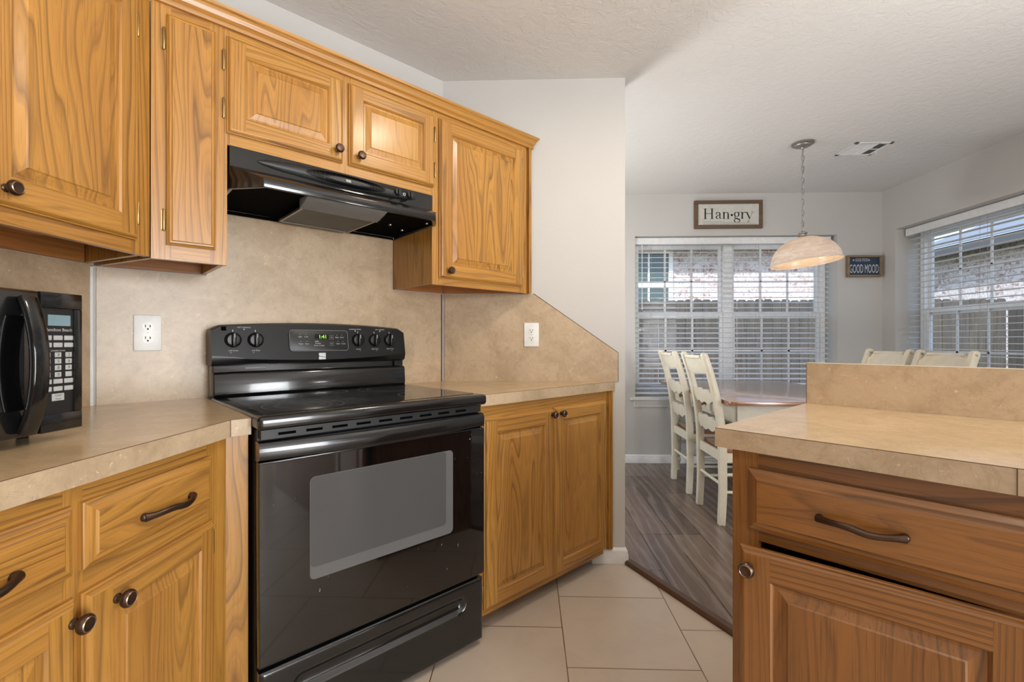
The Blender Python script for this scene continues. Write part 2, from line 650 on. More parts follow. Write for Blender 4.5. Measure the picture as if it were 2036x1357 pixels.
def brickwall():
    m = N('tumbled whitewashed brick')
    tc = m.n('TexCoord')
    sp = m.n('SeparateXYZ')
    m.l(tc.outputs['Object'], sp.inputs[0])
    cb = m.n('CombineXYZ')
    m.l(m.math('ADD', sp.outputs[0], 50), cb.inputs[0])
    m.l(m.math('ADD', sp.outputs[2], 10), cb.inputs[1])
    b = m.n('TexBrick')
    b.inputs['Scale'].default_value = 1
    b.inputs['Brick Width'].default_value = .21
    b.inputs['Row Height'].default_value = .075
    b.inputs['Mortar Size'].default_value = .006
    b.inputs['Bias'].default_value = -.1
    b.inputs['Color1'].default_value = lin(214, 206, 206)
    b.inputs['Color2'].default_value = lin(140, 92, 78)
    b.inputs['Mortar'].default_value = lin(200, 190, 180)
    m.l(cb.outputs[0], b.inputs['Vector'])
    nz = m.noise(tc.outputs['Object'], 13, 4, .7, .5)
    c = m.mix(b.outputs['Color'], lin(228, 224, 226), m.ramp(nz, [(.42, (0, 0, 0)), (.58, (.85, .85, .85))]))
    n2 = m.noise(tc.outputs['Object'], 30, 3, .6)
    c = m.mix(c, lin(80, 66, 66), m.ramp(n2, [(.58, (0, 0, 0)), (.68, (.8, .8, .8))]))
    m.col(c)
    m.set(Roughness=.9)
    m.bump(m.math('MULTIPLY', b.outputs['Fac'], -1), .5, .01)
    return m.m
M['brick'] = brickwall()

def fencewood():
    m = N('weathered fence wood')
    v = m.coords('Object', (1, 1, .05))
    a = m.noise(v, 26, 4, .6)
    n2 = m.noise(m.coords('Object', (1, 1, .4)), 3, 3)
    c = m.mix(lin(98, 96, 92), lin(54, 51, 47), m.ramp(a, [(.35, (0, 0, 0)), (.7, (1, 1, 1))]))
    c = m.mix(c, lin(96, 88, 76), m.ramp(n2, [(.45, (0, 0, 0)), (.7, (.6, .6, .6))]))
    oi = m.n('NewGeometry')
    c = m.mix(c, lin(74, 71, 66), m.math('MULTIPLY', oi.outputs['Random Per Island'], .6))
    m.col(c)
    m.set(Roughness=.9)
    return m.m
M['fence'] = fencewood()
M['soffit'] = plain('dark eave board', lin(92, 94, 98), .8)
M['roof'] = plain('grey roof shingle', lin(128, 136, 146), .9)
M['grass'] = plain('winter lawn', lin(118, 116, 80), .95)
M['darkpane'] = plain('dark house pane', lin(70, 88, 92), .1)

def shade():
    m = N('alabaster lamp glass')
    v = m.coords('Object', (1, 1, 3.5))
    nz = m.noise(v, 9, 4, .6, 1.5)
    c = m.ramp(nz, [(.35, lin(228, 214, 202)), (.65, lin(246, 240, 234))])
    df = m.n('BsdfDiffuse')
    tl = m.n('BsdfTranslucent')
    gl = m.n('BsdfGlossy')
    gl.inputs['Roughness'].default_value = .25
    m.l(c, df.inputs[0])
    m.l(c, tl.inputs[0])
    a = m.n('MixShader')
    a.inputs[0].default_value = .42
    m.l(df.outputs[0], a.inputs[1])
    m.l(tl.outputs[0], a.inputs[2])
    b = m.n('MixShader')
    b.inputs[0].default_value = .05
    m.l(a.outputs[0], b.inputs[1])
    m.l(gl.outputs[0], b.inputs[2])
    m.l(b.outputs[0], m.out.inputs['Surface'])
    return m.m
M['shade'] = shade()

# ================================================================ the setting
YB, YF, XL, XR, ZC = 2.375, 4.27, -1.372, 3.14, 2.44

def wallbox(name, x0, x1, y0, y1, z0=-.02, z1=ZC + .1, mat='wall'):
    return structure(MB().box(x0, x1, y0, y1, z0, z1).build(name, M[mat]))

structure(MB().box(-3.3, 3.5, -2.8, 4.6, -.12, 0).build('floor', M['tile']))
structure(MB().box(-3.3, 3.6, -2.8, 4.75, ZC, ZC + .12).build('ceiling', M['ceiling']))
# wood floor of the dining room, one step up, running to the peninsula
pts = [(.487, 2.40), (.925, 1.53), (1.30, 1.16), (2.45, 0.0), (XR, -.6), (XR, YF), (-3.2, YF), (-3.2, 2.50), (.487, 2.50)]
structure(MB().prism(pts, 'z', .0005, .017).build('floor_dining', M['planks']))
a, b = Vector((.497, 2.372, 0)), Vector((.93, 1.52, 0))
d = (b - a).normalized()
nrm = Vector((-d.y, d.x, 0)) * -1
m = MB()
sec = [(-.018, .0), (-.018, .012), (-.010, .021), (.014, .024), (.022, .019), (.022, .0)]
A = [m.bm.verts.new(a - nrm * q[0] + Vector((0, 0, q[1]))) for q in sec]
B = [m.bm.verts.new(b - nrm * q[0] + Vector((0, 0, q[1]))) for q in sec]
for i in range(len(sec)):
    j = (i + 1) % len(sec)
    m.bm.faces.new((A[i], A[j], B[j], B[i]))
m.bm.faces.new(A[::-1]); m.bm.faces.new(B)
structure(m.build('trim_1', M['threshold']))

wallbox('wall_left', XL - .12, XL, -2.7, 1.435)
# wall behind the stove, turned 45 degrees
m = MB()
p0, p1 = (XL, 1.435), (-.432, YB)
m.prism([p0, p1, (p1[0], p1[1] + .17), (p0[0] - .17, p0[1])], 'z', -.02, ZC + .1)
structure(m.build('wall_diagonal', M['wall']))
wallbox('wall_partition', -.46, .487, YB, YB + .115)
# far wall with its window opening
WX0, WX1, WZ0, WZ1 = .966, 2.750, .588, 2.064
m = MB()
for q in ((-3.2, WX0, -.02, ZC + .1), (WX1, XR + .3, -.02, ZC + .1), (WX0, WX1, -.02, WZ0), (WX0, WX1, WZ1, ZC + .1)):
    m.box(q[0], q[1], YF, YF + .24, q[2], q[3])
structure(m.build('wall_far', M['wall']))
# right wall with its window opening and an opening for the added patio door
RY0, RY1 = 2.33, 4.125
RZ1 = 2.075
m = MB()
for q in ((-2.7, -2.65, -.02, ZC + .1), (-1.15, RY0, -.02, ZC + .1), (-2.65, -1.15, 2.1, ZC + .1), (RY1, YF + .24, -.02, ZC + .1), (RY0, RY1, -.02, WZ0), (RY0, RY1, RZ1, ZC + .1)):
    m.box(XR, XR + .28, q[0], q[1], q[2], q[3])
structure(m.build('wall_right', M['wall']))
# wall behind the camera, and the living side wall with an opening at the added daylight
wallbox('wall_back', -3.2, XR + .2, -2.8, -2.7)
m = MB()
for q in ((1.4, 2.55, -.02, ZC + .1), (4.15, 4.5, -.02, ZC + .1), (2.55, 4.15, -.02, .55), (2.55, 4.15, 1.95, ZC + .1)):
    m.box(-3.3, -3.18, q[0], q[1], q[2], q[3])
structure(m.build('wall_living', M['wall']))

def baseboard(name, pts, z0=.0, h=.072):
    """moulded skirting swept along pts (x, y); room lies to the right of the path"""
    m = MB()
    prof = [(0, 0), (.014, 0), (.014, h * .62), (.011, h * .72), (.011, h * .82), (.006, h * .93), (0, h)]
    rings = []
    n = len(pts)
    for i, p in enumerate(pts):
        p = Vector((p[0], p[1], 0))
        d0 = (p - Vector((*pts[i - 1], 0))).normalized() if i else None
        d1 = (Vector((*pts[i + 1], 0)) - p).normalized() if i < n - 1 else None
        n0 = Vector((d0.y, -d0.x, 0)) if d0 else None
        n1 = Vector((d1.y, -d1.x, 0)) if d1 else None
        nn = n0 if n1 is None else n1 if n0 is None else (n0 + n1) / (1 + n0.dot(n1))
        rings.append([m.bm.verts.new(p + nn * q[0] + Vector((0, 0, z0 + q[1]))) for q in prof])
    k = len(prof)
    for A, B in zip(rings, rings[1:]):
        for i in range(k):
            j = (i + 1) % k
            m.bm.faces.new((A[i], A[j], B[j], B[i]))
    m.bm.faces.new(rings[0]); m.bm.faces.new(rings[-1][::-1])
    return structure(m.build(name, M['trim'], smooth=25))
baseboard('baseboard_far', [(-3.1, YF - .0005), (XR - .02, YF - .0005)], .018, .075)
baseboard('baseboard_right', [(XR - .0005, YF - .02), (XR - .0005, -.5)], .018, .075)
baseboard('baseboard_partition', [(.32, YB - .0005), (.4875, YB - .0005), (.4875, YB + .115)], .001, .078)

# ---------------------------------------------------------------- windows
def window(name, rot, x0, x1, z0, z1, y, wide=2):
    """double hung pair with colonial bars, built in the turned frame; y = inner face of the frame"""
    r = bpy.data.objects.new(name, None)
    COL.objects.link(r)
    r.rotation_euler = (0, 0, R(rot))
    bx = ((x0 + x1) / 2, y, z0)
    r.location = (*rot2(rot, bx[0], bx[1]), z0)
    BASE[r.name] = Vector(bx)
    structure(r)
    fw = .045
    m = MB()
    m.box(x0, x0 + fw, y, y + .07, z0, z1).box(x1 - fw, x1, y, y + .07, z0, z1)
    m.box(x0 + fw, x1 - fw, y, y + .07, z1 - fw, z1).box(x0 + fw, x1 - fw, y, y + .07, z0, z0 + fw)
    xm = (x0 + x1) / 2
    m.box(xm - .042, xm + .042, y - .004, y + .07, z0 + fw, z1 - fw)
    m.build('window_frame', M['vinyl'], r, bevel=.003, seg=1)
    zm = z0 + (z1 - z0) * .50 + .02
    for a, b in ((x0 + fw, xm - .042), (xm + .042, x1 - fw)):
        for up in (0, 1):
            za, zb = (z0 + fw, zm + .03) if not up else (zm - .03, z1 - fw)
            yy = y + .012 + .024 * up
            s = .03
            m = MB()
            m.box(a, a + s, yy, yy + .022, za, zb).box(b - s, b, yy, yy + .022, za, zb)
            m.box(a + s, b - s, yy, yy + .022, za, za + s * 1.35).box(a + s, b - s, yy, yy + .022, zb - s * 1.35, zb)
            sash = m.build('window_sash', M['vinyl'], r, bevel=.002, seg=1)
            m = MB()
            gx0, gx1, gz0, gz1 = a + s, b - s, za + s * 1.35, zb - s * 1.35
            for i in (1, 2):
                c = gx0 + (gx1 - gx0) * i / 3
                m.box(c - .009, c + .009, yy + .006, yy + .013, gz0, gz1)
            c = (gz0 + gz1) / 2
            m.box(gx0, gx1, yy + .006, yy + .013, c - .008, c + .008)
            m.build('window_bars', M['vinyl'], sash)
            MB().box(gx0, gx1, yy + .0085, yy + .0105, gz0, gz1).build('window_pane', M['glass'], sash)
    return r
window('window_1', 0, WX0 + .002, WX1 - .002, WZ0 + .03, WZ1 - .002, YF + .165)
window('window_2', -90, -RY1 + .002, -RY0 - .002, WZ0 + .03, RZ1 - .002, XR + .205)
# stool and apron under the far window, stool under the right one
m = MB()
m.box(WX0 - .045, WX1 + .045, YF - .035, YF, WZ0 - .002, WZ0 + .02).box(WX0, WX1, YF - .001, YF + .165, WZ0, WZ0 + .022)
m.prism([(YF, WZ0 - .002), (YF - .026, WZ0 - .002), (YF - .022, WZ0 - .02), (YF - .012, WZ0 - .05), (YF - .010, WZ0 - .066), (YF, WZ0 - .066)], 'x', WX0 - .01, WX1 + .01)
structure(m.build('trim_2', M['trim'], bevel=.002, seg=1))
m = MB().box(XR - .035, XR, RY0 - .045, RY1 + .045, WZ0 - .002, WZ0 + .02).box(XR - .001, XR + .20, RY0, RY1, WZ0, WZ0 + .022)
structure(m.build('trim_3', M['trim'], bevel=.002, seg=1))

# ---------------------------------------------------------------- blinds
def blind(label, rot, x0, x1, z0, z1, y, tilt, wandx, pitch=.0462):
    t = thing('window_blind', label, 'blind', rot, ((x0 + x1) / 2, y, z0))
    m = MB()
    m.prism([(y - .045, z1 - .062), (y - .045, z1 - .006), (y - .038, z1), (y - .034, z1), (y - .036, z1 - .064)], 'x', x0 + .001, x1 - .001)
    m.box(x0 + .001, x0 + .006, y - .036, y + .02, z1 - .062, z1 - .002)
    m.box(x1 - .006, x1 - .001, y - .036, y + .02, z1 - .062, z1 - .002)
    m.build('valance', M['slat'], t)
    MB().box(x0 + .008, x1 - .008, y - .026, y + .026, z1 - .05, z1 - .004).build('head_rail', M['slat'], t)
    n = int((z1 - .075 - z0 - .03) / pitch)
    c, s = math.cos(R(tilt)), math.sin(R(tilt))
    for i in range(n):
        z = z0 + .035 + pitch * (i + .5)
        m = MB()
        pr = []
        for k in range(7):
            w = -.025 + .05 * k / 6
            h = .0022 * (1 - (w / .025) ** 2)
            pr.append((w, h + .0014))
        pr += [(w, h - .0028) for w, h in reversed(pr)]
        m.prism([(y + w * c - h * s, z + w * s + h * c) for w, h in pr], 'x', x0 + .008, x1 - .008)
        m.build('slat', M['slat'], t, smooth=30)
    MB().box(x0 + .008, x1 - .008, y - .025, y + .025, z0 + .006, z0 + .024).build('bottom_rail', M['slat'], t, bevel=.004)
    for f in (.09, .36, .64, .91):
        x = x0 + (x1 - x0) * f
        m = MB()
        for dy in (-.0265, .0265):
            m.tube([(x, y + dy, z0 + .02), (x, y + dy, z1 - .03)], .0009, 5)
        m.build('ladder_cord', M['cord'], t)
    MB().lathe([(.004, 0), (.0045, .02), (.0038, .04), (.0038, .58), (.002, .6)], (wandx, y - .05, z1 - .66), seg=10).build('tilt_wand', M['slat'], t, smooth=40)
    return t
blind('wide white slatted blind in the window under the large word sign', 0, WX0 + .004, WX1 - .03, WZ0 + .036, WZ1 - .004, YF + .085, 11, WX0 + .07)
blind('white slatted blind in the window of the right hand wall', -90, -RY1 + .02, -RY0 - .004, WZ0 + .036, RZ1 - .004, XR + .115, 0, -RY0 - .07)

# ================================================================ outside
structure(MB().box(-14, 18, 4.62, 26, -.45, -.30).box(3.55, 18, -10, 4.62, -.45, -.30).build('ground', M['grass']))

def fence(name, label, rot, x0, x1, y, z0, z1):
    t = thing(name, label, 'fence', rot, ((x0 + x1) / 2, y, z0))
    m = MB()
    x = x0
    rnd = random.Random(3)
    while x < x1:
        w = .138 + rnd.uniform(-.004, .004)
        h = z1 + rnd.uniform(-.012, .012)
        dy = rnd.uniform(-.004, .004)
        m.prism([(x, z0), (x + w, z0), (x + w, h - .025), (x + w - .025, h), (x + .025, h), (x, h - .025)], 'y', y + dy, y + dy + .017)
        x += w + rnd.uniform(.002, .009)
    m.build('fence_boards', M['fence'], t)
    for i, z in enumerate((z0 + .25, (z0 + z1) / 2, z1 - .25)):
        MB().box(x0, x1, y + .022, y + .062, z, z + .085).build('fence_rail', M['fence'], t)
    return t
fence('board_fence', 'weathered grey board fence standing behind the far window', 0, -4, 7.74, 7.9, -.30, 1.80)
fence('board_fence', 'weathered grey board fence standing beyond the window of the right wall', -90, -7.8, 6, 7.7, -.30, 1.74)

def house(name, label, rot, x0, x1, y, zt, over, rise):
    t = thing(name, label, 'house', rot, ((x0 + x1) / 2, y, -.30))
    MB().box(x0, x1, y, y + .3, -.30, zt).build('brick_wall', M['brick'], t)
    m = MB()
    m.prism([(y - over, zt + .0), (y - over, zt - .16), (y - over + .03, zt - .16), (y - over + .03, zt - .02), (y + .05, zt - .02), (y + .05, zt)], 'x', x0 - .3, x1 + .3)
    m.build('eave', M['soffit'], t)
    m = MB()
    m.prism([(y - over - .03, zt + .0), (y - over - .03, zt + .03), (y + 4, zt + rise + .03), (y + 4, zt + rise)], 'x', x0 - .3, x1 + .3)
    m.build('roof', M['roof'], t)
    return t
h = house('brick_house', 'whitewashed brick house with dark eave behind the far fence', 0, -6, 6.4, 10.2, 3.28, .75, 1.6)
x0, x1, z0, z1, y = 2.08, 3.10, 1.58, 3.08, 10.2
m = MB()
for q in ((x0, x0 + .09, z0, z1), (x1 - .09, x1, z0, z1), (x0 + .09, x1 - .09, z1 - .09, z1), (x0 + .09, x1 - .09, z0, z0 + .09), (x0 + .09, x1 - .09, (z0 + z1) / 2 - .06, (z0 + z1) / 2 + .04)):
    m.box(q[0], q[1], y - .05, y + .01, q[2], q[3])
m.box((x0 + x1) / 2 - .02, (x0 + x1) / 2 + .02, y - .03, y + .01, z0 + .09, z1 - .09)
wf = m.build('house_window_frame', M['vinyl'], h)
MB().box(x0 + .09, x1 - .09, y - .012, y - .006, z0 + .09, z1 - .09).build('house_window_pane', M['darkpane'], wf)
house('brick_house', 'whitewashed brick house with shingle roof beyond the right hand window', -90, -12, 4, 9.9, 3.22, .6, 1.7)

# ================================================================ kitchen joinery
# turned frames: stove wall 45 (x along the wall, wall face at y 1.985), left wall 90 (wall face at y 1.39), peninsula -45
def knob(parent, x, y, z, s=1.0, name='knob'):
    m = MB()
    m.lathe([(.0085 * s, 0), (.0085 * s, .002 * s), (.0055 * s, .004 * s), (.005 * s, .011 * s), (.008 * s, .014 * s), (.0145 * s, .017 * s), (.0158 * s, .0205 * s), (.015 * s, .0245 * s), (.0125 * s, .0275 * s)], (x, y, z), (0, -1, 0), 22, 0, closed=False)
    m.lathe([(.0125 * s, .0275 * s), (.0112 * s, .0287 * s), (.0104 * s, .0275 * s)], (x, y, z), (0, -1, 0), 22, 1, closed=False)
    m.lathe([(.0104 * s, .0275 * s), (.006 * s, .0268 * s), (0, .0266 * s)], (x, y, z), (0, -1, 0), 22, 0, closed=False)
    return m.build(name, [M['bronze'], M['bronzehi']], parent, smooth=35, normals=True)

def pull(parent, x, y, z, w=.135):
    """bowed bar handle with flared ends"""
    m = MB()
    n = 22
    pts, rad = [], []
    for i in range(n + 1):
        t = -1 + 2 * i / n
        pts.append((x + t * w / 2, y - .006 - .021 * (1 - abs(t) ** 2.6), z - .005 * math.sin(t * math.pi) * (1 - abs(t))))
        rad.append(.0048 + .0022 * (1 - t * t) ** 2 * 0 + .0028 * abs(t) ** 6 + .0014 * (1 - abs(t)) )
    m.tube(pts, rad, 12, 0, flat=(1, 1.15))
    for sx in (-1, 1):
        m.lathe([(.008, 0), (.0085, .003), (.007, .007), (.0045, .009)], (x + sx * (w / 2 - .002), y, z), (0, -1, 0), 16)
    return m.build('pull_handle', M['bronze'], parent, smooth=40)

def hinge(parent, x, y, z, side=1, h=.055):
    m = MB()
    m.lathe([(.002, -.004), (.0036, -.001), (.0036, h + .001), (.002, h + .004)], (x, y - .006, z - h / 2), seg=12)
    m.box(min(x, x + side * .006), max(x, x + side * .006), y - .002, y, z - h / 2, z + h / 2)
    return m.build('hinge', M['brass'], parent, smooth=40)

def rect_ring(m, a, b, mi4):
    """quads between rectangle a and rectangle b; a, b = (x0, x1, z0, z1, y); mi4 = materials bottom, right, top, left"""
    A = [(a[0], a[4], a[2]), (a[1], a[4], a[2]), (a[1], a[4], a[3]), (a[0], a[4], a[3])]
    B = [(b[0], b[4], b[2]), (b[1], b[4], b[2]), (b[1], b[4], b[3]), (b[0], b[4], b[3])]
    for i in range(4):
        j = (i + 1) % 4
        m.f((A[i], A[j], B[j], B[i]), mi4[i])

def inset(r, d, y):
    return (r[0] + d, r[1] - d, r[2] + d, r[3] - d, y)

def panel_door(parent, x0, x1, z0, z1, y, t=.019, fw=.052, name='door', origin=None, mats=None):
    """raised panel door, back at y, front at y - t"""
    m = MB()
    r0 = (x0, x1, z0, z1, y)
    m.f([(x0, y, z0), (x1, y, z0), (x1, y, z1), (x0, y, z1)], 0)
    e = [1, 0, 1, 0]
    chain = [r0, inset(r0, 0, y - t * .45), inset(r0, .003, y - t * .52), inset(r0, .0045, y - t * .72), inset(r0, .008, y - t * .93), inset(r0, .0115, y - t)]
    for a, b in zip(chain, chain[1:]):
        rect_ring(m, a, b, e)
    o = chain[-1]
    i = inset(r0, fw, y - t)
    yy = y - t
    for q, mi in (((o[0], i[0], o[2], o[3]), 0), ((i[1], o[1], o[2], o[3]), 0), ((i[0], i[1], o[2], i[2]), 1), ((i[0], i[1], i[3], o[3]), 1)):
        m.f([(q[0], yy, q[2]), (q[1], yy, q[2]), (q[1], yy, q[3]), (q[0], yy, q[3])], mi)
    p = [1, 0, 1, 0]
    c2 = [i, inset(r0, fw + .004, yy + .004), inset(r0, fw + .006, yy + .0085)]
    for a, b in zip(c2, c2[1:]):
        rect_ring(m, a, b, p)
    q = [2, 2, 2, 2]
    c3 = [c2[-1], inset(r0, fw + .012, yy + .0085), inset(r0, fw + .030, yy + .0032), inset(r0, fw + .033, yy + .0008), inset(r0, fw + .036, yy + .0008)]
    for a, b in zip(c3, c3[1:]):
        rect_ring(m, a, b, q)
    l = c3[-1]
    m.f([(l[0], l[4], l[2]), (l[1], l[4], l[2]), (l[1], l[4], l[3]), (l[0], l[4], l[3])], 2)
    return m.build(name, mats or OAK, parent, normals=True, origin=origin)

def slab(parent, x0, x1, z0, z1, y, t=.019, name='drawer', grain=3, origin=None, step=.022, mats=None):
    """flat front with a stepped moulded edge"""
    m = MB()
    r0 = (x0, x1, z0, z1, y)
    m.f([(x0, y, z0), (x1, y, z0), (x1, y, z1), (x0, y, z1)], grain)
    e = [1, 0, 1, 0] if grain == 3 else [1, 0, 1, 0]
    chain = [r0, inset(r0, 0, y - t * .5), inset(r0, .002, y - t * .58), inset(r0, step * .5, y - t * .82), inset(r0, step * .82, y - t * .86), inset(r0, step, y - t)]
    for a, b in zip(chain, chain[1:]):
        rect_ring(m, a, b, e)
    l = chain[-1]
    m.f([(l[0], l[4], l[2]), (l[1], l[4], l[2]), (l[1], l[4], l[3]), (l[0], l[4], l[3])], grain)
    return m.build(name, mats or OAK, parent, origin=origin)

def face_frame(parent, stiles, rails, y, t=.019, mats=None):
    """stiles (x0,x1,z0,z1) upright grain, rails level grain; front at y"""
    m = MB()
    for q in stiles:
        m.box(q[0], q[1], y, y + t, q[2], q[3], 0)
    for q in rails:
        m.box(q[0], q[1], y + .0002, y + t, q[2], q[3], 1)
    return m.build('face_frame', mats or OAK, parent)

# ---------------------------------------------------------------- upper cabinets
ZU0, ZU1 = 1.354, 2.085
G = 'oak wall cabinets'
# left wall (frame 90: x = world y)
t = thing('wall_cabinet', 'tall oak wall cabinet above the microwave, cut by the left edge of the photo', 'cabinet', 90, (.88, 1.37, ZU0), G)
YL = 1.062
face_frame(t, [(1.222, 1.282, ZU0, ZU1), (.50, .545, ZU0, ZU1)], [(.545, 1.222, ZU0, 1.40), (.545, 1.222, 2.03, ZU1)], YL)
m = MB()
m.box(.50, 1.21, YL + .019, 1.366, 1.40, 1.414, 1)
m.box(.50, .516, YL + .019, 1.366, ZU0 + .004, ZU1, 0)
m.box(.85, .864, YL + .019, 1.366, ZU0 + .004, 1.40, 0)
m.prism([(1.268, YL + .019), (1.282, YL + .019), (1.410, 1.366), (1.395, 1.366)], 'z', ZU0 + .004, ZU1, 0)
m.box(.50, 1.385, 1.352, 1.366, ZU0 + .004, 1.43, 1)
m.box(.516, 1.27, YL + .019, 1.366, ZU1 - .015, ZU1, 1)
m.build('carcass', [M['oak_v'], M['oak_in']], t)
d = panel_door(t, .855, 1.229, 1.389, 2.048, YL, fw=.058)
knob(d, .902, YL - .019, 1.423)
hinge(d, 1.236, YL, 1.464); hinge(d, 1.236, YL, 1.975)
d = panel_door(t, .52, .845, 1.389, 2.048, YL, fw=.058)
knob(d, .815, YL - .019, 1.423)

def upper(label, x0, x1, z0, stiles, rails, ply=True):
    t = thing('wall_cabinet', label, 'cabinet', 45, ((x0 + x1) / 2, 1.985, z0), G)
    face_frame(t, stiles, rails, 1.655)
    return t
# narrow one in the corner
t = upper('narrow tall oak wall cabinet with one flat door, left of the range hood', .158, .345, ZU0 - .004, [(.158, .205, ZU0 - .004, ZU1), (.300, .345, ZU0 - .004, ZU1)], [(.205, .300, ZU0 - .004, 1.402), (.205, .300, 2.03, ZU1)])
m = MB()
m.prism([(.160, 1.674), (.174, 1.674), (.062, 1.983), (.046, 1.983)], 'z', ZU0, ZU1, 0)
m.box(.331, .345, 1.674, 1.983, ZU0, ZU1, 0)
m.prism([(.174, 1.674), (.331, 1.674), (.331, 1.983), (.062, 1.983)], 'z', 1.402, 1.416, 1)
m.prism([(.174, 1.674), (.331, 1.674), (.331, 1.983), (.062, 1.983)], 'z', ZU1 - .014, ZU1, 1)
m.box(.07, .331, 1.969, 1.983, ZU0, 1.402, 1)
m.build('carcass', [M['oak_v'], M['oak_in']], t)
d = slab(t, .193, .313, 1.392, 2.050, 1.655, grain=2, name='door', step=.013)
hinge(d, .187, 1.655, 1.462, -1); hinge(d, .187, 1.655, 1.979, -1)
# over the hood
t = upper('low oak wall cabinet with two doors mounted over the black range hood', .345, 1.09, 1.722, [(.345, .352, 1.722, ZU1), (.694, .740, 1.722, ZU1), (1.083, 1.09, 1.722, ZU1)], [(.352, .694, 1.722, 1.775), (.352, .694, 2.03, ZU1), (.740, 1.083, 1.722, 1.775), (.740, 1.083, 2.03, ZU1)])
m = MB()
m.box(.346, .360, 1.674, 1.983, 1.724, ZU1, 0).box(1.075, 1.089, 1.674, 1.983, 1.724, ZU1, 0)
m.box(.360, 1.075, 1.674, 1.983, 1.724, 1.738, 1).box(.360, 1.075, 1.674, 1.983, ZU1 - .014, ZU1, 1).box(.360, 1.075, 1.969, 1.983, 1.738, ZU1 - .014, 1)
m.build('carcass', [M['oak_v'], M['oak_in']], t)
d = panel_door(t, .343, .706, 1.757, 2.054, 1.655, fw=.050)
knob(d, .683, 1.636, 1.795)
hinge(d, .335, 1.655, 1.979, -1); hinge(d, .335, 1.655, 1.831, -1)
d = panel_door(t, .729, 1.094, 1.757, 2.054, 1.655, fw=.050)
knob(d, .765, 1.636, 1.792)
hinge(d, 1.101, 1.655, 1.979); hinge(d, 1.101, 1.655, 1.831)
# right one
t = upper('tall oak wall cabinet right of the range hood, above the cut backsplash', 1.09, 1.672, ZU0, [(1.09, 1.125, ZU0, ZU1), (1.59, 1.640, ZU0, ZU1)], [(1.125, 1.59, ZU0, 1.40), (1.125, 1.59, 2.03, ZU1)])
m = MB()
m.box(1.0905, 1.104, 1.674, 1.983, ZU0 + .003, ZU1, 0)
m.prism([(1.655, 1.648), (1.672, 1.648), (1.672, 1.690), (1.655, 1.690)], 'z', ZU0, ZU1, 0)
m.box(1.640, 1.655, 1.666, 1.700, ZU0, ZU1, 0)
m.prism([(1.104, 1.674), (1.640, 1.674), (1.640, 1.712), (1.372, 1.980), (1.104, 1.980)], 'z', 1.392, 1.404, 1)
m.prism([(1.104, 1.674), (1.640, 1.674), (1.640, 1.712), (1.372, 1.980), (1.104, 1.980)], 'z', ZU1 - .014, ZU1, 1)
m.box(1.104, 1.36, 1.968, 1.981, ZU0 + .003, 1.392, 1)
m.prism([(1.640, 1.712), (1.372, 1.980), (1.364, 1.970), (1.630, 1.705)], 'z', ZU0 + .003, 1.392, 1)
m.build('carcass', [M['oak_v'], M['oak_in']], t)
d = panel_door(t, 1.121, 1.606, 1.384, 2.054, 1.655, fw=.056)
knob(d, 1.164, 1.636, 1.415)
hinge(d, 1.612, 1.655, 1.456); hinge(d, 1.612, 1.655, 1.983)

# crown moulding along the tops
prof = [(0, 2.078), (.010, 2.078), (.012, 2.088), (.009, 2.094), (.016, 2.100), (.020, 2.112), (.024, 2.118), (.030, 2.122), (.032, 2.131), (0, 2.131)]
path = [Vector((-1.062, .40)), Vector((-1.062, 1.2785)), Vector((.0120, 2.3525)), Vector((-.004, 2.3695))]
c = 1.674
path[2] = Vector(rot2(45, c, 1.655)); path[3] = Vector(rot2(45, c, 1.70))
path = [Vector(rot2(-45, p.x, p.y)) for p in path]
m = MB()
rings = []
for i, p in enumerate(path):
    d0 = (p - path[i - 1]).normalized() if i else None
    d1 = (path[i + 1] - p).normalized() if i < len(path) - 1 else None
    n0 = Vector((d0.y, -d0.x)) if d0 else None
    n1 = Vector((d1.y, -d1.x)) if d1 else None
    nn = n0 if n1 is None else n1 if n0 is None else (n0 + n1) / (1 + n0.dot(n1))
    rings.append([m.bm.verts.new((p.x + nn.x * q[0], p.y + nn.y * q[0], q[1])) for q in prof])
for A, B in zip(rings, rings[1:]):
    for i in range(len(prof)):
        j = (i + 1) % len(prof)
        m.bm.faces.new((A[i], A[j], B[j], B[i]))
m.bm.faces.new(rings[0]); m.bm.faces.new(rings[-1][::-1])
solo(m, 'crown_moulding', M['oak_h'], 'stepped oak crown moulding running along the tops of the wall cabinets', 'moulding', 45, (.9, 1.655, 2.078))

# ---------------------------------------------------------------- worktops and backsplashes
ZT = .914
def worktop(label, pts, seams=(), z0=.870, nick=0):
    cx = sum(p[0] for p in pts) / len(pts); cy = sum(p[1] for p in pts) / len(pts)
    t = thing('worktop', label, 'worktop', 0, (cx, cy, z0))
    MB().prism(pts, 'z', z0, ZT - .0014).build('edge_band', M['lam'], t)
    m = MB().prism(pts, 'z', ZT - .0014, ZT, 1)
    m.bm.faces.ensure_lookup_table()
    for f in m.bm.faces:
        f.normal_update()
        if abs(f.normal.z) > .9:
            f.material_index = 0
    m.build('top_sheet', [M['lamtop'], M['kraft']], t)
    for (x, y, dx, dy) in seams:
        m = MB()
        m.prism([(x - dy * .0008, y + dx * .0008), (x + dy * .0008, y - dx * .0008), (x + dy * .0008 + dx * .0006, y - dx * .0008 + dy * .0006), (x - dy * .0008 + dx * .0006, y + dx * .0008 + dy * .0006)], 'z', z0, ZT - .0014)
        m.build('edge_seam', M['kraft'], t)
    return t
A = lambda u, y: rot2(45, u, y)
P = lambda v, y: rot2(-45, v, y)
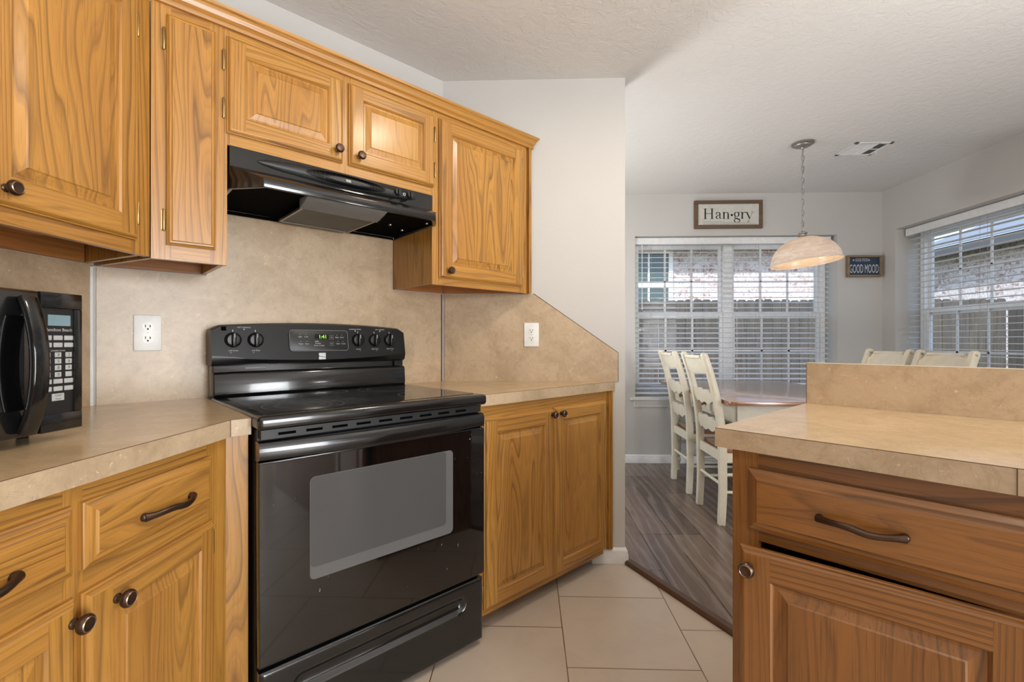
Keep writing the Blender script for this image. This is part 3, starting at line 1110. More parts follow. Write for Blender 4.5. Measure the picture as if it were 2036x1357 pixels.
worktop('beige laminate worktop under the microwave, turning the corner to the stove', [(XL + .001, -.6), (-.764, -.6), (-.764, 1.183), A(.343, 1.378), A(.343, 1.984), (XL + .001, 1.437)], [(-.764, 1.1795, 1, 0), A(.2965, 1.3785) + (S5, -S5)])
xx = YB - .001
worktop('triangular beige laminate worktop between the stove and the white partition wall', [A(1.1185, 1.369), (xx - 1.936 + .0, xx), (-.430, xx), A(1.1185, 1.984)])
worktop('beige laminate worktop of the peninsula at the right', [P(-.480, 1.100), P(1.3, 1.100), P(1.3, 1.744), P(-.464, 1.744)], [P(.003, 1.0999) + (-S5, -S5)])

def splash(label, rot, pts, y0, y1, base, extra=None):
    return solo(MB().prism(pts, 'y', y0, y1), 'backsplash', M['lam'], label, 'backsplash', rot, base)
splash('beige laminate backsplash panel behind the stove', 45, [(.052, ZT), (1.366, ZT), (1.366, 1.353), (1.088, 1.353), (1.088, 1.60), (.347, 1.60), (.347, 1.3495), (.052, 1.3495)], 1.9795, 1.9845, (.7, 1.985, ZT))
splash('beige laminate backsplash panel behind the microwave on the left wall', 90, [(-.5, ZT), (1.428, ZT), (1.428, 1.3565), (-.5, 1.3565)], 1.367, 1.3715, (.9, 1.372, ZT))
t = thing('backsplash', 'beige laminate backsplash cut to a slope on the white partition wall', 'backsplash', 0, (0, YB, ZT))
pts = [(-.425, ZT), (.452, ZT), (.452, 1.058), (.028, 1.3535), (-.425, 1.3535)]
MB().prism(pts, 'y', YB - .0055, YB - .0005).build('panel', M['lam'], t)
m = MB()
m.tube([(.452, YB - .0045, ZT), (.452, YB - .0045, 1.058), (.028, YB - .0045, 1.356)], .0018, 6)
m.build('edge_strip', M['kraft'], t)
t = thing('backsplash', 'beige laminate upstand along the back of the peninsula worktop', 'backsplash', -45, (0, 1.745, ZT))
m = MB().box(-.462, 1.3, 1.745, 1.765, ZT, 1.0455)
m.build('panel', M['lam'], t)
m = MB().box(-.463, 1.3, 1.7445, 1.766, 1.0455, 1.047, 0).box(-.4635, -.462, 1.7445, 1.766, ZT, 1.0455, 1)
m.build('edge_strip', [M['cream'], M['kraft']], t)
# white and dark sealing strips in the corners
m = MB()
m.tube([(1.4205, 1.3635, ZT + .0005), (1.4205, 1.3635, 1.349)], .0045, 8)
solo(m, 'corner_strip', M['white'], 'thin white sealing strip in the corner left of the outlet by the stove', 'strip', 90, (1.4205, 1.3635, ZT + .0005), smooth=40)
m = MB().tube([(1.3605, 1.977, ZT + .0005), (1.3605, 1.977, 1.353)], .003, 8)
solo(m, 'corner_strip', M['kraft'], 'thin dark sealing strip in the corner right of the stove', 'strip', 45, (1.3605, 1.977, ZT + .0005), smooth=40)

# ---------------------------------------------------------------- base cabinets
# left: frame 90
YF0 = .79
t = thing('base_cabinet', 'oak base cabinet with drawers under the microwave worktop', 'cabinet', 90, (.7, 1.37, 0), 'oak base cabinets')
face_frame(t, [(1.128, 1.1635, .08, .870), (.770, .806, .08, .870), (.30, .34, .08, .870)], [(.806, 1.128, .828, .870), (.806, 1.128, .668, .716), (.806, 1.128, .08, .13), (.34, .770, .828, .870), (.34, .770, .668, .716), (.34, .770, .08, .13)], YF0)
m = MB()
m.box(.30, 1.16, YF0 + .019, 1.366, .10, .114, 1)
m.box(.30, 1.16, YF0 + .07, YF0 + .084, .0, .10, 0)
m.box(.30, .314, YF0 + .019, 1.366, .0, .868, 0)
# corner filler: a return on the left run and a board facing along the stove wall
ca, cb = rot2(-45, 0.0, 0.0), None
f0 = (1.1635, YF0)
q0 = rot2(-45, .289, 1.400); q1 = rot2(-45, .341, 1.400); q2 = rot2(-45, .341, 1.418); q3 = rot2(-45, .297, 1.418)
# stove frame (u, y) -> left frame: turn by 45 - 90 = -45 degrees
m.prism([(1.1635, YF0), (q0[0], q0[1]), (q3[0], q3[1]), (1.1635, YF0 + .019)], 'z', .0, .870, 0)
m.prism([q0, q1, q2, q3], 'z', .0, .870, 2)
m.build('carcass', OAK, t)
d = slab(t, .797, 1.132, .714, .833, YF0)
pull(d, .981, YF0 - .019, .763)
d = slab(t, .44, .778, .714, .833, YF0)
pull(d, .612, YF0 - .019, .763)
d = panel_door(t, .795, 1.136, .115, .674, YF0)
knob(d, .855, YF0 - .019, .634, 1.05)
hinge(d, 1.142, YF0, .618); hinge(d, 1.142, YF0, .18)
d = panel_door(t, .44, .781, .115, .674, YF0)
knob(d, .770, YF0 - .019, .637, 1.05)

# right of the stove: frame 45
YR = 1.390
t = thing('base_cabinet', 'oak base cabinet with two doors between the stove and the white partition wall', 'cabinet', 45, (1.5, 1.985, 0), 'oak base cabinets')
face_frame(t, [(1.121, 1.150, .062, .870), (1.525, 1.555, .10, .800), (1.915, 1.948, .09, .870)], [(1.150, 1.915, .800, .870), (1.150, 1.915, .062, .11)], YR)
m = MB()
m.box(1.122, 1.136, YR + .019, 1.95, 0, .868, 0)
m.prism([(1.136, YR + .019), (1.925, YR + .019), (1.370, 1.963), (1.136, 1.963)], 'z', .10, .114, 1)
m.box(1.13, 1.82, YR + .080, YR + .094, 0, .10, 1)
m.box(1.948, 1.958, YR - .012, YR + .006, .078, .870, 0)
m.box(1.958, 1.9665, YR - .022, YR + .000, .078, .870, 0)
m.build('carcass', OAK, t)
d = panel_door(t, 1.145, 1.537, .088, .818, YR, fw=.058)
knob(d, 1.521, YR - .019, .797)
hinge(d, 1.139, YR, .76, -1); hinge(d, 1.139, YR, .15, -1)
d = panel_door(t, 1.541, 1.925, .088, .824, YR, fw=.054)
knob(d, 1.578, YR - .019, .797)
hinge(d, 1.931, YR, .74); hinge(d, 1.931, YR, .17)

# peninsula: frame -45
YP = 1.130
t = thing('base_cabinet', 'dark toned oak base cabinet of the peninsula with its door ajar', 'cabinet', -45, (0, 1.45, 0), 'oak base cabinets')
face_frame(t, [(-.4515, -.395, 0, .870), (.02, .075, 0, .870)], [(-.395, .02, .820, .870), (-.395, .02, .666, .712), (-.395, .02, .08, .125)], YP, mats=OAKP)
m = MB()
m.box(-.4515, -.437, YP + .019, 1.735, 0, .868, 0)
m.box(-.437, 1.25, 1.721, 1.735, 0, .868, 0)
m.box(.075, 1.25, YP, YP + .019, 0, .868, 0)
m.box(-.437, .06, YP + .019, 1.721, .10, .114, 1)
m.box(.046, .06, YP + .019, 1.721, .114, .868, 1).box(-.437, .046, YP + .03, 1.721, .700, .708, 1)
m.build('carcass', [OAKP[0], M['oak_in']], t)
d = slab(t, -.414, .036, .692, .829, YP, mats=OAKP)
pull(d, -.204, YP - .019, .757, .138)
hx = .036
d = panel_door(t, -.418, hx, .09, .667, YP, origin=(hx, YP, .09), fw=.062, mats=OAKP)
knob(d, -.397, YP - .019, .627, 1.05)
d.rotation_euler = (0, 0, R(5.2))
d['label'] = 'door standing ajar'

# ---------------------------------------------------------------- outlets
def outlet(label, rot, x, y, z):
    t = thing('wall_outlet', label, 'outlet', rot, (x, y, z))
    w, h = .0375, .060
    MB().box(x - w, x + w, y - .006, y, z - h, z + h).build('cover_plate', M['white'], t, bevel=.0035, seg=3, smooth=40)
    for dz in (-.0195, .0195):
        m = MB()
        pts = []
        for i in range(28):
            a = 2 * math.pi * i / 28
            pts.append((x + max(-.0145, min(.0145, .0172 * math.cos(a))), z + dz + .0143 * math.sin(a)))
        m.prism(pts, 'y', y - .0078, y - .006)
        r = m.build('receptacle', M['white'], t)
        m = MB()
        m.box(x - .0075, x - .0055, y - .0081, y - .0076, z + dz - .001, z + dz + .008)
        m.box(x + .0050, x + .0075, y - .0081, y - .0076, z + dz - .0005, z + dz + .007)
        m.lathe([(.0026, 0), (.0026, .0005)], (x, y - .0076, z + dz - .0065), (0, -1, 0), 12)
        m.build('slots', M['blackhole'], r)
    MB().lathe([(.0025, 0), (.0025, .0012), (0, .0016)], (x, y - .006, z), (0, -1, 0), 12).build('screw', M['steel'], t)
outlet('white wall outlet left of the stove', 45, .1805, 1.9795, 1.144)
outlet('white wall outlet on the sloped backsplash right of the stove', 0, .0165, YB - .0055, 1.1485)

# ---------------------------------------------------------------- microwave (frame 90)
t = thing('microwave_oven', 'black microwave oven with keypad and curved handle on the left worktop', 'microwave', 90, (.74, 1.15, ZT))
x0, x1, yf, yb, z0, z1 = .505, .974, .955, 1.33, .934, 1.215
MB().box(x0, x1, yf + .030, yb, z0 + .004, z1 - .003).build('case', M['blackmat'], t, bevel=.008, seg=2, smooth=40)
xs = .8875
m = MB().box(x0, xs - .0008, yf, yf + .030, z0, z1)
dr = m.build('door', M['black'], t, bevel=.006, seg=3, smooth=40)
MB().box(x0 + .045, xs - .030, yf - .0012, yf + .002, z0 + .052, z1 - .050).build('door_window', M['blackglass'], dr, bevel=.001)
m = MB()
n = 18
secs = []
for i in range(n + 1):
    q = -1 + 2 * i / n
    bow = 1 - abs(q) ** 2.2
    secs.append(((.8565, yf - .006 - .026 * bow, (z0 + z1) / 2 - .003 + q * .131), .030, .014))
m.loft(secs, (0, 1, 0))
m.build('door_handle', M['black'], dr, bevel=.004, seg=2, smooth=45)
m = MB()
m.box(xs + .0008, x1, yf, yf + .030, z0, z0 + .036).box(xs + .0008, x1, yf, yf + .030, z1 - .032, z1)
m.box(xs + .0008, xs + .004, yf, yf + .03, z0 + .036, z1 - .032).box(x1 - .0175, x1, yf, yf + .03, z0 + .036, z1 - .032)
cp = m.build('control_panel', M['black'], t, bevel=.004, seg=2, smooth=40)
kx0, kx1 = xs + .004, x1 - .0175
MB().box(kx0, kx1, yf + .004, yf + .03, z0 + .036, z1 - .032).build('keypad_plate', M['blackmat'], cp)
yk = yf + .004
MB().box(.905, .951, yk - .0008, yk, 1.148, 1.170).build('display', M['lcd'], cp)
cols = (.9035, .9255, .9475)
def zrow(py):
    return EYE - (py - 678.5) / 933 * .935
keys = MB()
legends = MB()
rows = [(447, 'wide'), (505, 'wide'), (585, 'num'), (637, 'num'), (690, 'num'), (745, 'num'), (800, 'wide'), (860, 'wide')]
digits = {2: '123', 3: '456', 4: '789', 5: ' 0 '}
kk = []
for ri, (zy, kind) in enumerate(rows):
    z = zrow(560 + zy / 3.99)
    for ci, c in enumerate(cols):
        w, h = (.0092, .0048) if kind == 'wide' else (.0066, .0052)
        m = MB()
        m.box(c - w, c + w, yk - .0012, yk + .001, z - h, z + h)
        kk.append(m)
        if ri in digits:
            legends.text(digits[ri][ci], c, yk - .0015, z, .0085)
for m in kk:
    m.build('key', M['key'], cp, bevel=.0011, seg=2)
z = zrow(560 + 928 / 3.99)
MB().box(.9255 - .0125, .9255 + .0125, yk - .0012, yk + .001, z - .0075, z + .0075).build('key', M['key'], cp, bevel=.0014)
legends.text('START', .9255, yk - .0015, z + .003, .0050)
legends.text('Pause', .9255, yk - .0015, z - .0035, .0050)
legends.build('key_legend', M['keytext'], cp)
MB().text('Hamilton Beach', .9265, yk - .0006, 1.1395, .0088).build('maker_lettering', M['print'], cp)
MB().text('EXPRESS COOK', .9255, yk - .0006, zrow(560 + 552 / 3.99), .0042).build('legend', M['print'], cp)
for fx in (x0 + .03, x1 - .03):
    for fy in (yf + .10, yb - .03):
        MB().lathe([(.009, 0), (.010, .004), (.010, z0 - ZT + .006)], (fx, fy, ZT), seg=14).build('foot', M['blackmat'], t)

# ================================================================ range hood (frame 45)
t = thing('range_hood', 'black range hood mounted under the low cabinet above the stove', 'range hood', 45, (.72, 1.98, 1.575), None)
m = MB()
B_ = m.bm
T = [(.350, 1.978, 1.7205), (.350, 1.645, 1.7205), (1.086, 1.645, 1.7205), (1.086, 1.978, 1.7205)]
K = [(.350, 1.978, 1.657), (.350, 1.645, 1.657), (1.086, 1.645, 1.657), (1.086, 1.978, 1.657)]
LT = [(.350, 1.978, 1.618), (.350, 1.662, 1.618), (.421, 1.555, 1.614), (1.042, 1.555, 1.618), (1.100, 1.640, 1.622), (1.100, 1.978, 1.622)]
LB = [(x, y, z - .028 + (.0 if y < 1.9 else -.008)) for x, y, z in LT]
v = lambda p: B_.verts.new(p)
T, K, LT, LB = [[v(p) for p in q] for q in (T, K, LT, LB)]
F = B_.faces.new
F(T[::-1]); F((T[0], T[1], K[1], K[0])); F((T[1], T[2], K[2], K[1])); F((T[2], T[3], K[3], K[2])); F((T[3], T[0], K[0], K[3]))
F((K[0], K[1], LT[1], LT[0])); F((K[1], LT[2], LT[1])); F((K[1], K[2], LT[3], LT[2])); F((K[2], LT[4], LT[3])); F((K[2], K[3], LT[5], LT[4])); F((K[3], K[0], LT[0], LT[5]))
for i in range(6):
    j = (i + 1) % 6
    F((LT[i], LT[j], LB[j], LB[i]))
cx, cy = .72, 1.78
IN = [v((cx + (p.co.x - cx) * .965, cy + (p.co.y - cy) * .955, p.co.z)) for p in LB]
UP = [v((p.co.x, p.co.y, 1.598)) for p in IN]
for i in range(6):
    j = (i + 1) % 6
    F((LB[i], LB[j], IN[j], IN[i]))
    F((IN[i], IN[j], UP[j], UP[i])).material_index = 1
F(UP).material_index = 1
m.build('canopy', [M['black'], M['blackhole']], t, bevel=.0025, seg=2, smooth=35)
m = MB()
m.tube([(.36, 1.6405, 1.652), (1.08, 1.6405, 1.652)], .003, 6)
m.tube([(.38, 1.612, 1.638), (1.08, 1.612, 1.640)], .002, 6)
m.build('crease', M['black'], t, smooth=50)
MB().ellipsoid((.715, 1.645, 1.690), (.290, .017, .0235), 28, 30).build('control_trim', M['blackmat'], t, smooth=60)
m = MB()
for i in range(61):
    q = -1 + 2 * i / 60
    x = .719 + q * .148
    hh = .0185 * math.sqrt(max(0, 1 - q * q)) + .0006
    yy = 1.645 - .017 * math.sqrt(max(0, 1 - ((x - .715) / .29) ** 2))
    m.box(x - .0009, x + .0009, yy - .0012, yy + .006, 1.690 - hh, 1.690 + hh)
m.build('vent_grille', M['blackhole'], t)
MB().ellipsoid((.722, 1.632, 1.690), (.108, .0065, .0135), 24, 24).build('grille_cover', M['blackmat'], t, smooth=60)
m = MB()
for i in range(3):
    m.box(.7085 + .001 * i, .7285 - .001 * (2 - i), 1.6252, 1.6262, 1.6915 - .0028 * i, 1.6932 - .0028 * i)
m.build('maker_emblem', M['steel'], t)
for kx in (.917, .970):
    m = MB()
    m.lathe([(.014, 0), (.0135, .008), (.012, .012), (0, .0125)], (kx, 1.634, 1.694), (0, -1, 0), 20)
    m.box(kx - .0022, kx + .0022, 1.6165, 1.6225, 1.683, 1.705)
    m.build('hood_knob', M['black'], t, smooth=40)
m = MB()
for kx in (.888, .948):
    for i in range(14):
        a, b = 2 * math.pi * i / 14, 2 * math.pi * (i + 1) / 14
        yk2 = 1.6335
        m.f([(kx + .0058 * math.cos(a), yk2, 1.693 + .0058 * math.sin(a)), (kx + .0058 * math.cos(b), yk2, 1.693 + .0058 * math.sin(b)), (kx + .0036 * math.cos(b), yk2, 1.693 + .0036 * math.sin(b)), (kx + .0036 * math.cos(a), yk2, 1.693 + .0036 * math.sin(a))])
m.build('control_marks', M['print'], t)
m = MB()
m.box(.578, .846, 1.648, 1.925, 1.5765, 1.582, 0)
f = m.build('grease_filter', M['filter'], t)
m = MB()
for q in ((.574, .850, 1.644, 1.652), (.574, .850, 1.921, 1.929), (.574, .582, 1.644, 1.929), (.842, .850, 1.644, 1.929)):
    m.box(q[0], q[1], q[2], q[3], 1.5745, 1.584)
m.build('filter_rim', M['nickel'], f, bevel=.001, seg=1)
m = MB().box(.722, .738, 1.652, 1.672, 1.572, 1.5766)
m.build('filter_tab', M['greylens'], f)
m = MB()
pr = [(1.566, 1.597), (1.566, 1.588)]
for i in range(9):
    a = math.pi / 2 * i / 8
    pr.append((1.566 + .080 * math.sin(a) * 1.0, 1.588 - .024 * math.sin(a) ** .8))
pr.append((1.646, 1.597))
m.prism(pr, 'x', .556, .838)
m.build('lamp_lens', M['greylens'], t, bevel=.003, seg=2, smooth=40)
for sx, sy in ((.955, 1.760), (1.040, 1.812), (1.055, 1.640)):
    MB().lathe([(.0065, 0), (.006, .003), (.003, .0045), (0, .0045)], (sx, sy, 1.598), (0, 0, -1), 14).build('screw', M['steel'], t, smooth=40)

# ================================================================ stove (frame 45)
t = thing('stove', 'black electric stove with smooth glass cooktop and rear control panel', 'stove', 45, (.726, 1.65, 0))
MB().box(.352, 1.103, 1.372, 1.960, .032, .884).build('body', M['blackmat'], t, bevel=.003, seg=1)
# cooktop with rolled rim
m = MB()
m.box(.344, 1.109, 1.318, 1.900, .884, .922)
ct = m.build('cooktop', M['black'], t, bevel=.013, seg=4, smooth=50)
MB().box(.376, 1.077, 1.362, 1.862, .9215, .9232).build('glass_surface', M['blackglass'], ct)
def ringmark(cx, cy, r, w=.0007, a0=0, a1=360):
    n = 64
    m = MB()
    for i in range(n):
        a, b = R(a0 + (a1 - a0) * i / n), R(a0 + (a1 - a0) * (i + 1) / n)
        m.f([(cx + (r - w) * math.cos(a), cy + (r - w) * math.sin(a), .92345), (cx + (r + w) * math.cos(a), cy + (r + w) * math.sin(a), .92345), (cx + (r + w) * math.cos(b), cy + (r + w) * math.sin(b), .92345), (cx + (r - w) * math.cos(b), cy + (r - w) * math.sin(b), .92345)])
    m.build('burner_ring', M['greylens'], ct)
for cx, cy, rr in ((.512, 1.475, (.080, .115)), (.940, 1.475, (.095,)), (.512, 1.735, (.080,)), (.930, 1.735, (.080, .115)), (.726, 1.785, (.055,))):
    for r_ in rr:
        ringmark(cx, cy, r_)
# rear guard
m = MB()
pr = [(1.965, .915), (1.892, .915), (1.880, .928), (1.884, .994), (1.890, 1.004), (1.902, 1.006), (1.902, 1.034), (1.965, 1.034)]
m.prism(pr, 'x', .352, 1.096)
bg_ = m.build('rear_guard', M['black'], t, bevel=.003, seg=2, smooth=50)
MB().box(.452, .524, 1.8995, 1.9025, 1.016, 1.022).build('guard_slot', M['greylens'], bg_, bevel=.001)
MB().box(1.045, 1.052, 1.900, 1.9025, 1.008, 1.030).build('guard_notch', M['blackhole'], bg_)
m = MB()
n = 28
cols_ = []
X0, X1 = .346, 1.094
for i in range(n + 1):
    q = -1 + 2 * i / n
    x = X0 + (X1 - X0) * i / n
    zt = 1.188 - .017 * q * q - .012 * max(0, abs(q) - .93) / .07
    zc = 1.046 + .017 * q * q
    bow = .008 * (1 - q * q)
    prf = [(1.962, zt - .012), (1.955, zt - .001), (1.905, zt), (1.893 - bow * .4, zt - .006), (1.878 - bow, zc + .004), (1.877 - bow, zc - .002), (1.884 - bow * .6, 1.036), (1.896, 1.030), (1.962, 1.030)]
    cols_.append([m.bm.verts.new((x, y, z)) for y, z in prf])
for A_, B2 in zip(cols_, cols_[1:]):
    for k in range(len(A_)):
        l = (k + 1) % len(A_)
        m.bm.faces.new((A_[k], A_[l], B2[l], B2[k]))
m.bm.faces.new(cols_[0][::-1]); m.bm.faces.new(cols_[-1])
cpn = m.build('control_panel', M['panelblack'], t, smooth=32)
def ypan(x, z):
    q = (x - .72) / .374
    zt, zc, bow = 1.188 - .017 * q * q - .006, 1.046 + .017 * q * q + .004, .008 * (1 - q * q)
    f = (zt - z) / (zt - zc)
    return (1.893 - bow * .4) * (1 - f) + (1.878 - bow) * f
marks = MB()
legs = {.411: 'Left Front', .483: 'Left Rear', .872: 'Center', .947: 'Right Rear', 1.019: 'Right Front'}
for kx, lg in legs.items():
    kz = 1.121
    y = ypan(kx, kz)
    m = MB()
    m.lathe([(.0265, 0), (.0265, .006), (.0245, .010), (.0200, .013), (0, .013)], (kx, y + .001, kz), (0, -1, 0), 28)
    m.box(kx - .0062, kx + .0062, y - .026, y - .010, kz - .0235, kz + .0235)
    kb = m.build('stove_knob', M['panelblack'], t, bevel=.0016, seg=2, smooth=40)
    MB().box(kx - .0011, kx + .0011, y - .0268, y - .0255, kz + .008, kz + .022).build('pointer_mark', M['print'], kb)
    yl = ypan(kx, 1.083) - .0008
    marks.text(lg, kx, yl, 1.083, .0075)
    for k in range(5):
        bx, bz = ((-.008, 0), (0, 0), (.008, 0), (-.008, -.008), (.008, -.008))[k]
        marks.box(kx + bx - .0024, kx + bx + .0024, yl - .0002, yl + .0004, 1.074 + bz - .0024, 1.074 + bz + .0024)
    marks.box(kx - .0012, kx + .0012, ypan(kx, 1.153) - .0012, ypan(kx, 1.153) - .0004, 1.150, 1.157)
for tx, s in ((.447, 'HOT SURFACE'), (.862, 'WARMING ZONE'), (.975, 'HOT SURFACE')):
    marks.text(s, tx, ypan(tx, 1.165) - .0008, 1.1655, .0065)
    marks.box(tx - .002, tx + .002, ypan(tx, 1.158) - .0012, ypan(tx, 1.158) - .0004, 1.157, 1.1605)
MB().box(.376, .391, ypan(.384, 1.160) - .0012, ypan(.384, 1.160) + .002, 1.1535, 1.1675).build('indicator_lamp', M['blackhole'], cpn)
# clock panel
m = MB()
cxd, czd, wd, hd = .712, 1.119, .114, .0405
pts = []
for sx, sz, a0 in ((1, 1, 0), (-1, 1, 90), (-1, -1, 180), (1, -1, 270)):
    for i in range(6):
        a = R(a0 + 18 * i)
        pts.append((cxd + sx * (wd - .012) + .012 * math.cos(a), czd + sz * (hd - .012) + .012 * math.sin(a)))
yd = ypan(cxd, czd + hd) - .004
def lean(mb):
    for v_ in mb.bm.verts:
        v_.co.y += ypan(cxd, v_.co.z) - ypan(cxd, czd + hd)
    return mb
m.prism(pts, 'y', yd, yd + .010)
lean(m)
bead = MB().tube([(x_, yd - .0002, z_) for x_, z_ in pts], .0011, 6, loop=True, up=(0, 1, 0))
lean(bead)
cl = m.build('clock_panel', M['panelgrey'], t, bevel=.0015, seg=2, smooth=40)
bead.build('clock_bezel', M['greylens'], cl, smooth=60)
lean(MB().box(.693, .748, yd - .0006, yd, 1.124, 1.144)).build('clock_window', M['blackglass'], cl)
lean(MB().text('1:41', .7235, yd - .0012, 1.1335, .0195, 1.0)).build('clock_digits', M['digit'], cl)
bt = MB()
yb_ = yd - .0006
for bx, bz, s in ((.637, 1.1335, 'Light'), (.660, 1.1335, 'Lock'), (.639, 1.106, 'Timer'), (.662, 1.106, 'Start'), (.700, 1.1155, 'Bake'), (.704, 1.1075, 'Preheat'), (.708, 1.0995, 'Door Locked'), (.7815, 1.1315, 'Bake'), (.8015, 1.1315, 'Broil'), (.784, 1.106, 'Clear'), (.806, 1.106, 'Clock')):
    bt.text(s, bx, yb_, bz, .0072)
    bt.box(bx - .0009, bx + .0009, yb_, yb_ + .0004, bz + .0085, bz + .0103)
for bz, s in ((1.1315, 1), (1.106, -1)):
    bt.tube([(.7535, yb_, bz - .0025 * s), (.758, yb_, bz + .0025 * s), (.7625, yb_, bz - .0025 * s)], .0008, 5)
    bt.tube([(.750, yb_, bz - .007), (.766, yb_, bz - .007), (.766, yb_, bz + .007), (.750, yb_, bz + .007)], .0004, 4, loop=True)
lean(bt).build('clock_legends', M['print'], cl)
marks.build('panel_legends', M['print'], cpn)
m = MB()
yl = ypan(.719, 1.058) - .0012
m.prism([(.7055, 1.0595), (.7055, 1.070), (.7325, 1.070), (.7325, 1.0665), (.7145, 1.0585)], 'y', yl - .001, yl + .004)
m.prism([(.7055, 1.0575), (.7325, 1.0645), (.7325, 1.0545), (.7200, 1.0555)], 'y', yl - .001, yl + .004)
m.prism([(.7055, 1.0555), (.7325, 1.0525), (.7325, 1.0445), (.7055, 1.0445)], 'y', yl - .001, yl + .004)
m.build('maker_emblem', M['steel'], cpn)
# vent slots under the cooktop
m = MB()
m.box(.358, 1.097, 1.345, 1.372, .857, .884, 0)
for i in range(9):
    x = .40 + i * .073
    m.box(x, x + .045, 1.3435, 1.346, .865, .872, 1)
m.build('vent_strip', [M['blackmat'], M['blackhole']], t)
# oven door with moulded top handle
m = MB()
m.box(.350, 1.103, 1.335, 1.370, .262, .800)
dr = m.build('oven_door', M['black'], t, bevel=.004, seg=2, smooth=40)
m = MB()
n = 24
secs = []
for i in range(n + 1):
    q = -1 + 2 * i / n
    bow = .030 * (1 - q * q) + .004
    x = .350 + .753 * i / n
    prf = [(1.368, .802), (1.350 - bow * .3, .800), (1.337 - bow, .806), (1.333 - bow, .815), (1.334 - bow, .838), (1.340 - bow, .850), (1.352 - bow * .6, .853), (1.368, .852)]
    secs.append([m.bm.verts.new((x, y, z)) for y, z in prf])
for A_, B2 in zip(secs, secs[1:]):
    for k in range(len(A_)):
        l = (k + 1) % len(A_)
        m.bm.faces.new((A_[k], A_[l], B2[l], B2[k]))
m.bm.faces.new(secs[0][::-1]); m.bm.faces.new(secs[-1])
m.build('door_handle', M['black'], dr, smooth=40)
MB().box(.3505, 1.1025, 1.3325, 1.336, .268, .796).build('door_glass', M['doorglass'], dr, bevel=.001, seg=1)
def rrect(wx0, wx1, wz0, wz1, r):
    pts = []
    for cx_, cz_, a0 in ((wx1 - r, wz1 - r, 0), (wx0 + r, wz1 - r, 90), (wx0 + r, wz0 + r, 180), (wx1 - r, wz0 + r, 270)):
        for i in range(6):
            a = R(a0 + 18 * i)
            pts.append((cx_ + r * math.cos(a), cz_ + r * math.sin(a)))
    return pts
ow = MB().prism(rrect(.478, .963, .452, .739, .015), 'y', 1.3319, 1.334).build('oven_window', M['ovenrim'], dr)
MB().prism(rrect(.480, .934, .486, .737, .013), 'y', 1.3315, 1.3321).build('oven_window_glass', M['ovenglass'], dr)
# storage drawer with a scooped pull
m = MB()
nx, nz = 110, 44
dx0, dx1, dz0, dz1 = .352, 1.101, .022, .248
gx0, gx1, gz = .462, .994, .180
grid = []
for j in range(nz + 1):
    row = []
    for i in range(nx + 1):
        x, z = dx0 + (dx1 - dx0) * i / nx, dz0 + (dz1 - dz0) * j / nz
        qx = min(max(x, gx0), gx1)
        dd = math.hypot(x - qx, z - gz)
        k = max(0, 1 - (dd / .030) ** 2)
        k = k * k * (3 - 2 * k)
        y = 1.335 + .017 * k
        e = min(x - dx0, dx1 - x, z - dz0, dz1 - z)
        y += .006 * max(0, 1 - e / .008) ** 2
        row.append(m.bm.verts.new((x, y, z)))
    grid.append(row)
for j in range(nz):
    for i in range(nx):
        m.bm.faces.new((grid[j][i], grid[j][i + 1], grid[j + 1][i + 1], grid[j + 1][i]))
def back(vs):
    nv = [m.bm.verts.new((q.co.x, 1.368, q.co.z)) for q in vs]
    for a_, b_, c_, d_ in zip(vs, vs[1:], nv[1:], nv):
        m.bm.faces.new((a_, b_, c_, d_))
back(grid[0]); back(grid[-1]); back([r_[0] for r_ in grid]); back([r_[-1] for r_ in grid])
m.build('storage_drawer', M['black'], t, smooth=40)
for fx in (.40, 1.062):
    for fy in (1.402, 1.90):
        MB().lathe([(.017, 0), (.019, .004), (.019, .012), (.009, .014), (.009, .034)], (fx, fy, 0), seg=16).build('foot', M['blackmat'], t)

# ================================================================ signs on the far wall
YS = YF - .001
def framed(name, label, x0, x1, z0, z1, fw, depth, fmat, bmat, board_in):
    t = thing(name, label, 'sign', 0, ((x0 + x1) / 2, YS, z0))
    m = MB()
    y = YS - depth
    m.box(x0, x1, y, YS, z1 - fw, z1).box(x0, x1, y, YS, z0, z0 + fw).box(x0, x0 + fw, y, YS, z0 + fw, z1 - fw).box(x1 - fw, x1, y, YS, z0 + fw, z1 - fw)
    m.build('frame', fmat, t, bevel=.004, seg=2)
    MB().box(x0 + fw, x1 - fw, y + board_in, y + board_in + .004, z0 + fw, z1 - fw).build('board', bmat, t)
    return t, y + board_in - .0006

t, y = framed('framed_sign', 'framed off white sign with a large black serif word above the window', 1.488, 2.088, 2.122, 2.374, .033, .024, M['frame'], M['paper'], .008)
# the word in a high contrast serif hand: ribbons with varying width
ink = MB()
SX, SZ, SH = 1.5685, 2.208, .0935       # left edge, baseline, cap height
def ribbon(pts, x, s=1.0):
    """pts: (px, pz, width) in cap heights"""
    n = len(pts)
    L, Rr = [], []
    for i, (px, pz, w) in enumerate(pts):
        a, b = pts[max(i - 1, 0)], pts[min(i + 1, n - 1)]
        dx, dz = b[0] - a[0], b[1] - a[1]
        l = math.hypot(dx, dz) or 1
        nx, nz = -dz / l * w / 2, dx / l * w / 2
        L.append((SX + (x + px + nx) * SH, y, SZ + (pz + nz) * SH))
        Rr.append((SX + (x + px - nx) * SH, y, SZ + (pz - nz) * SH))
    for i in range(n - 1):
        ink.f((L[i], L[i + 1], Rr[i + 1], Rr[i]))
def arc(cx, cz, rx, rz, a0, a1, thick, thin, n=20):
    o = []
    for i in range(n + 1):
        a = R(a0 + (a1 - a0) * i / n)
        o.append((cx + rx * math.cos(a), cz + rz * math.sin(a), thin + (thick - thin) * abs(math.cos(a)) ** 1.3))
    return o
TK, TN = .135, .032
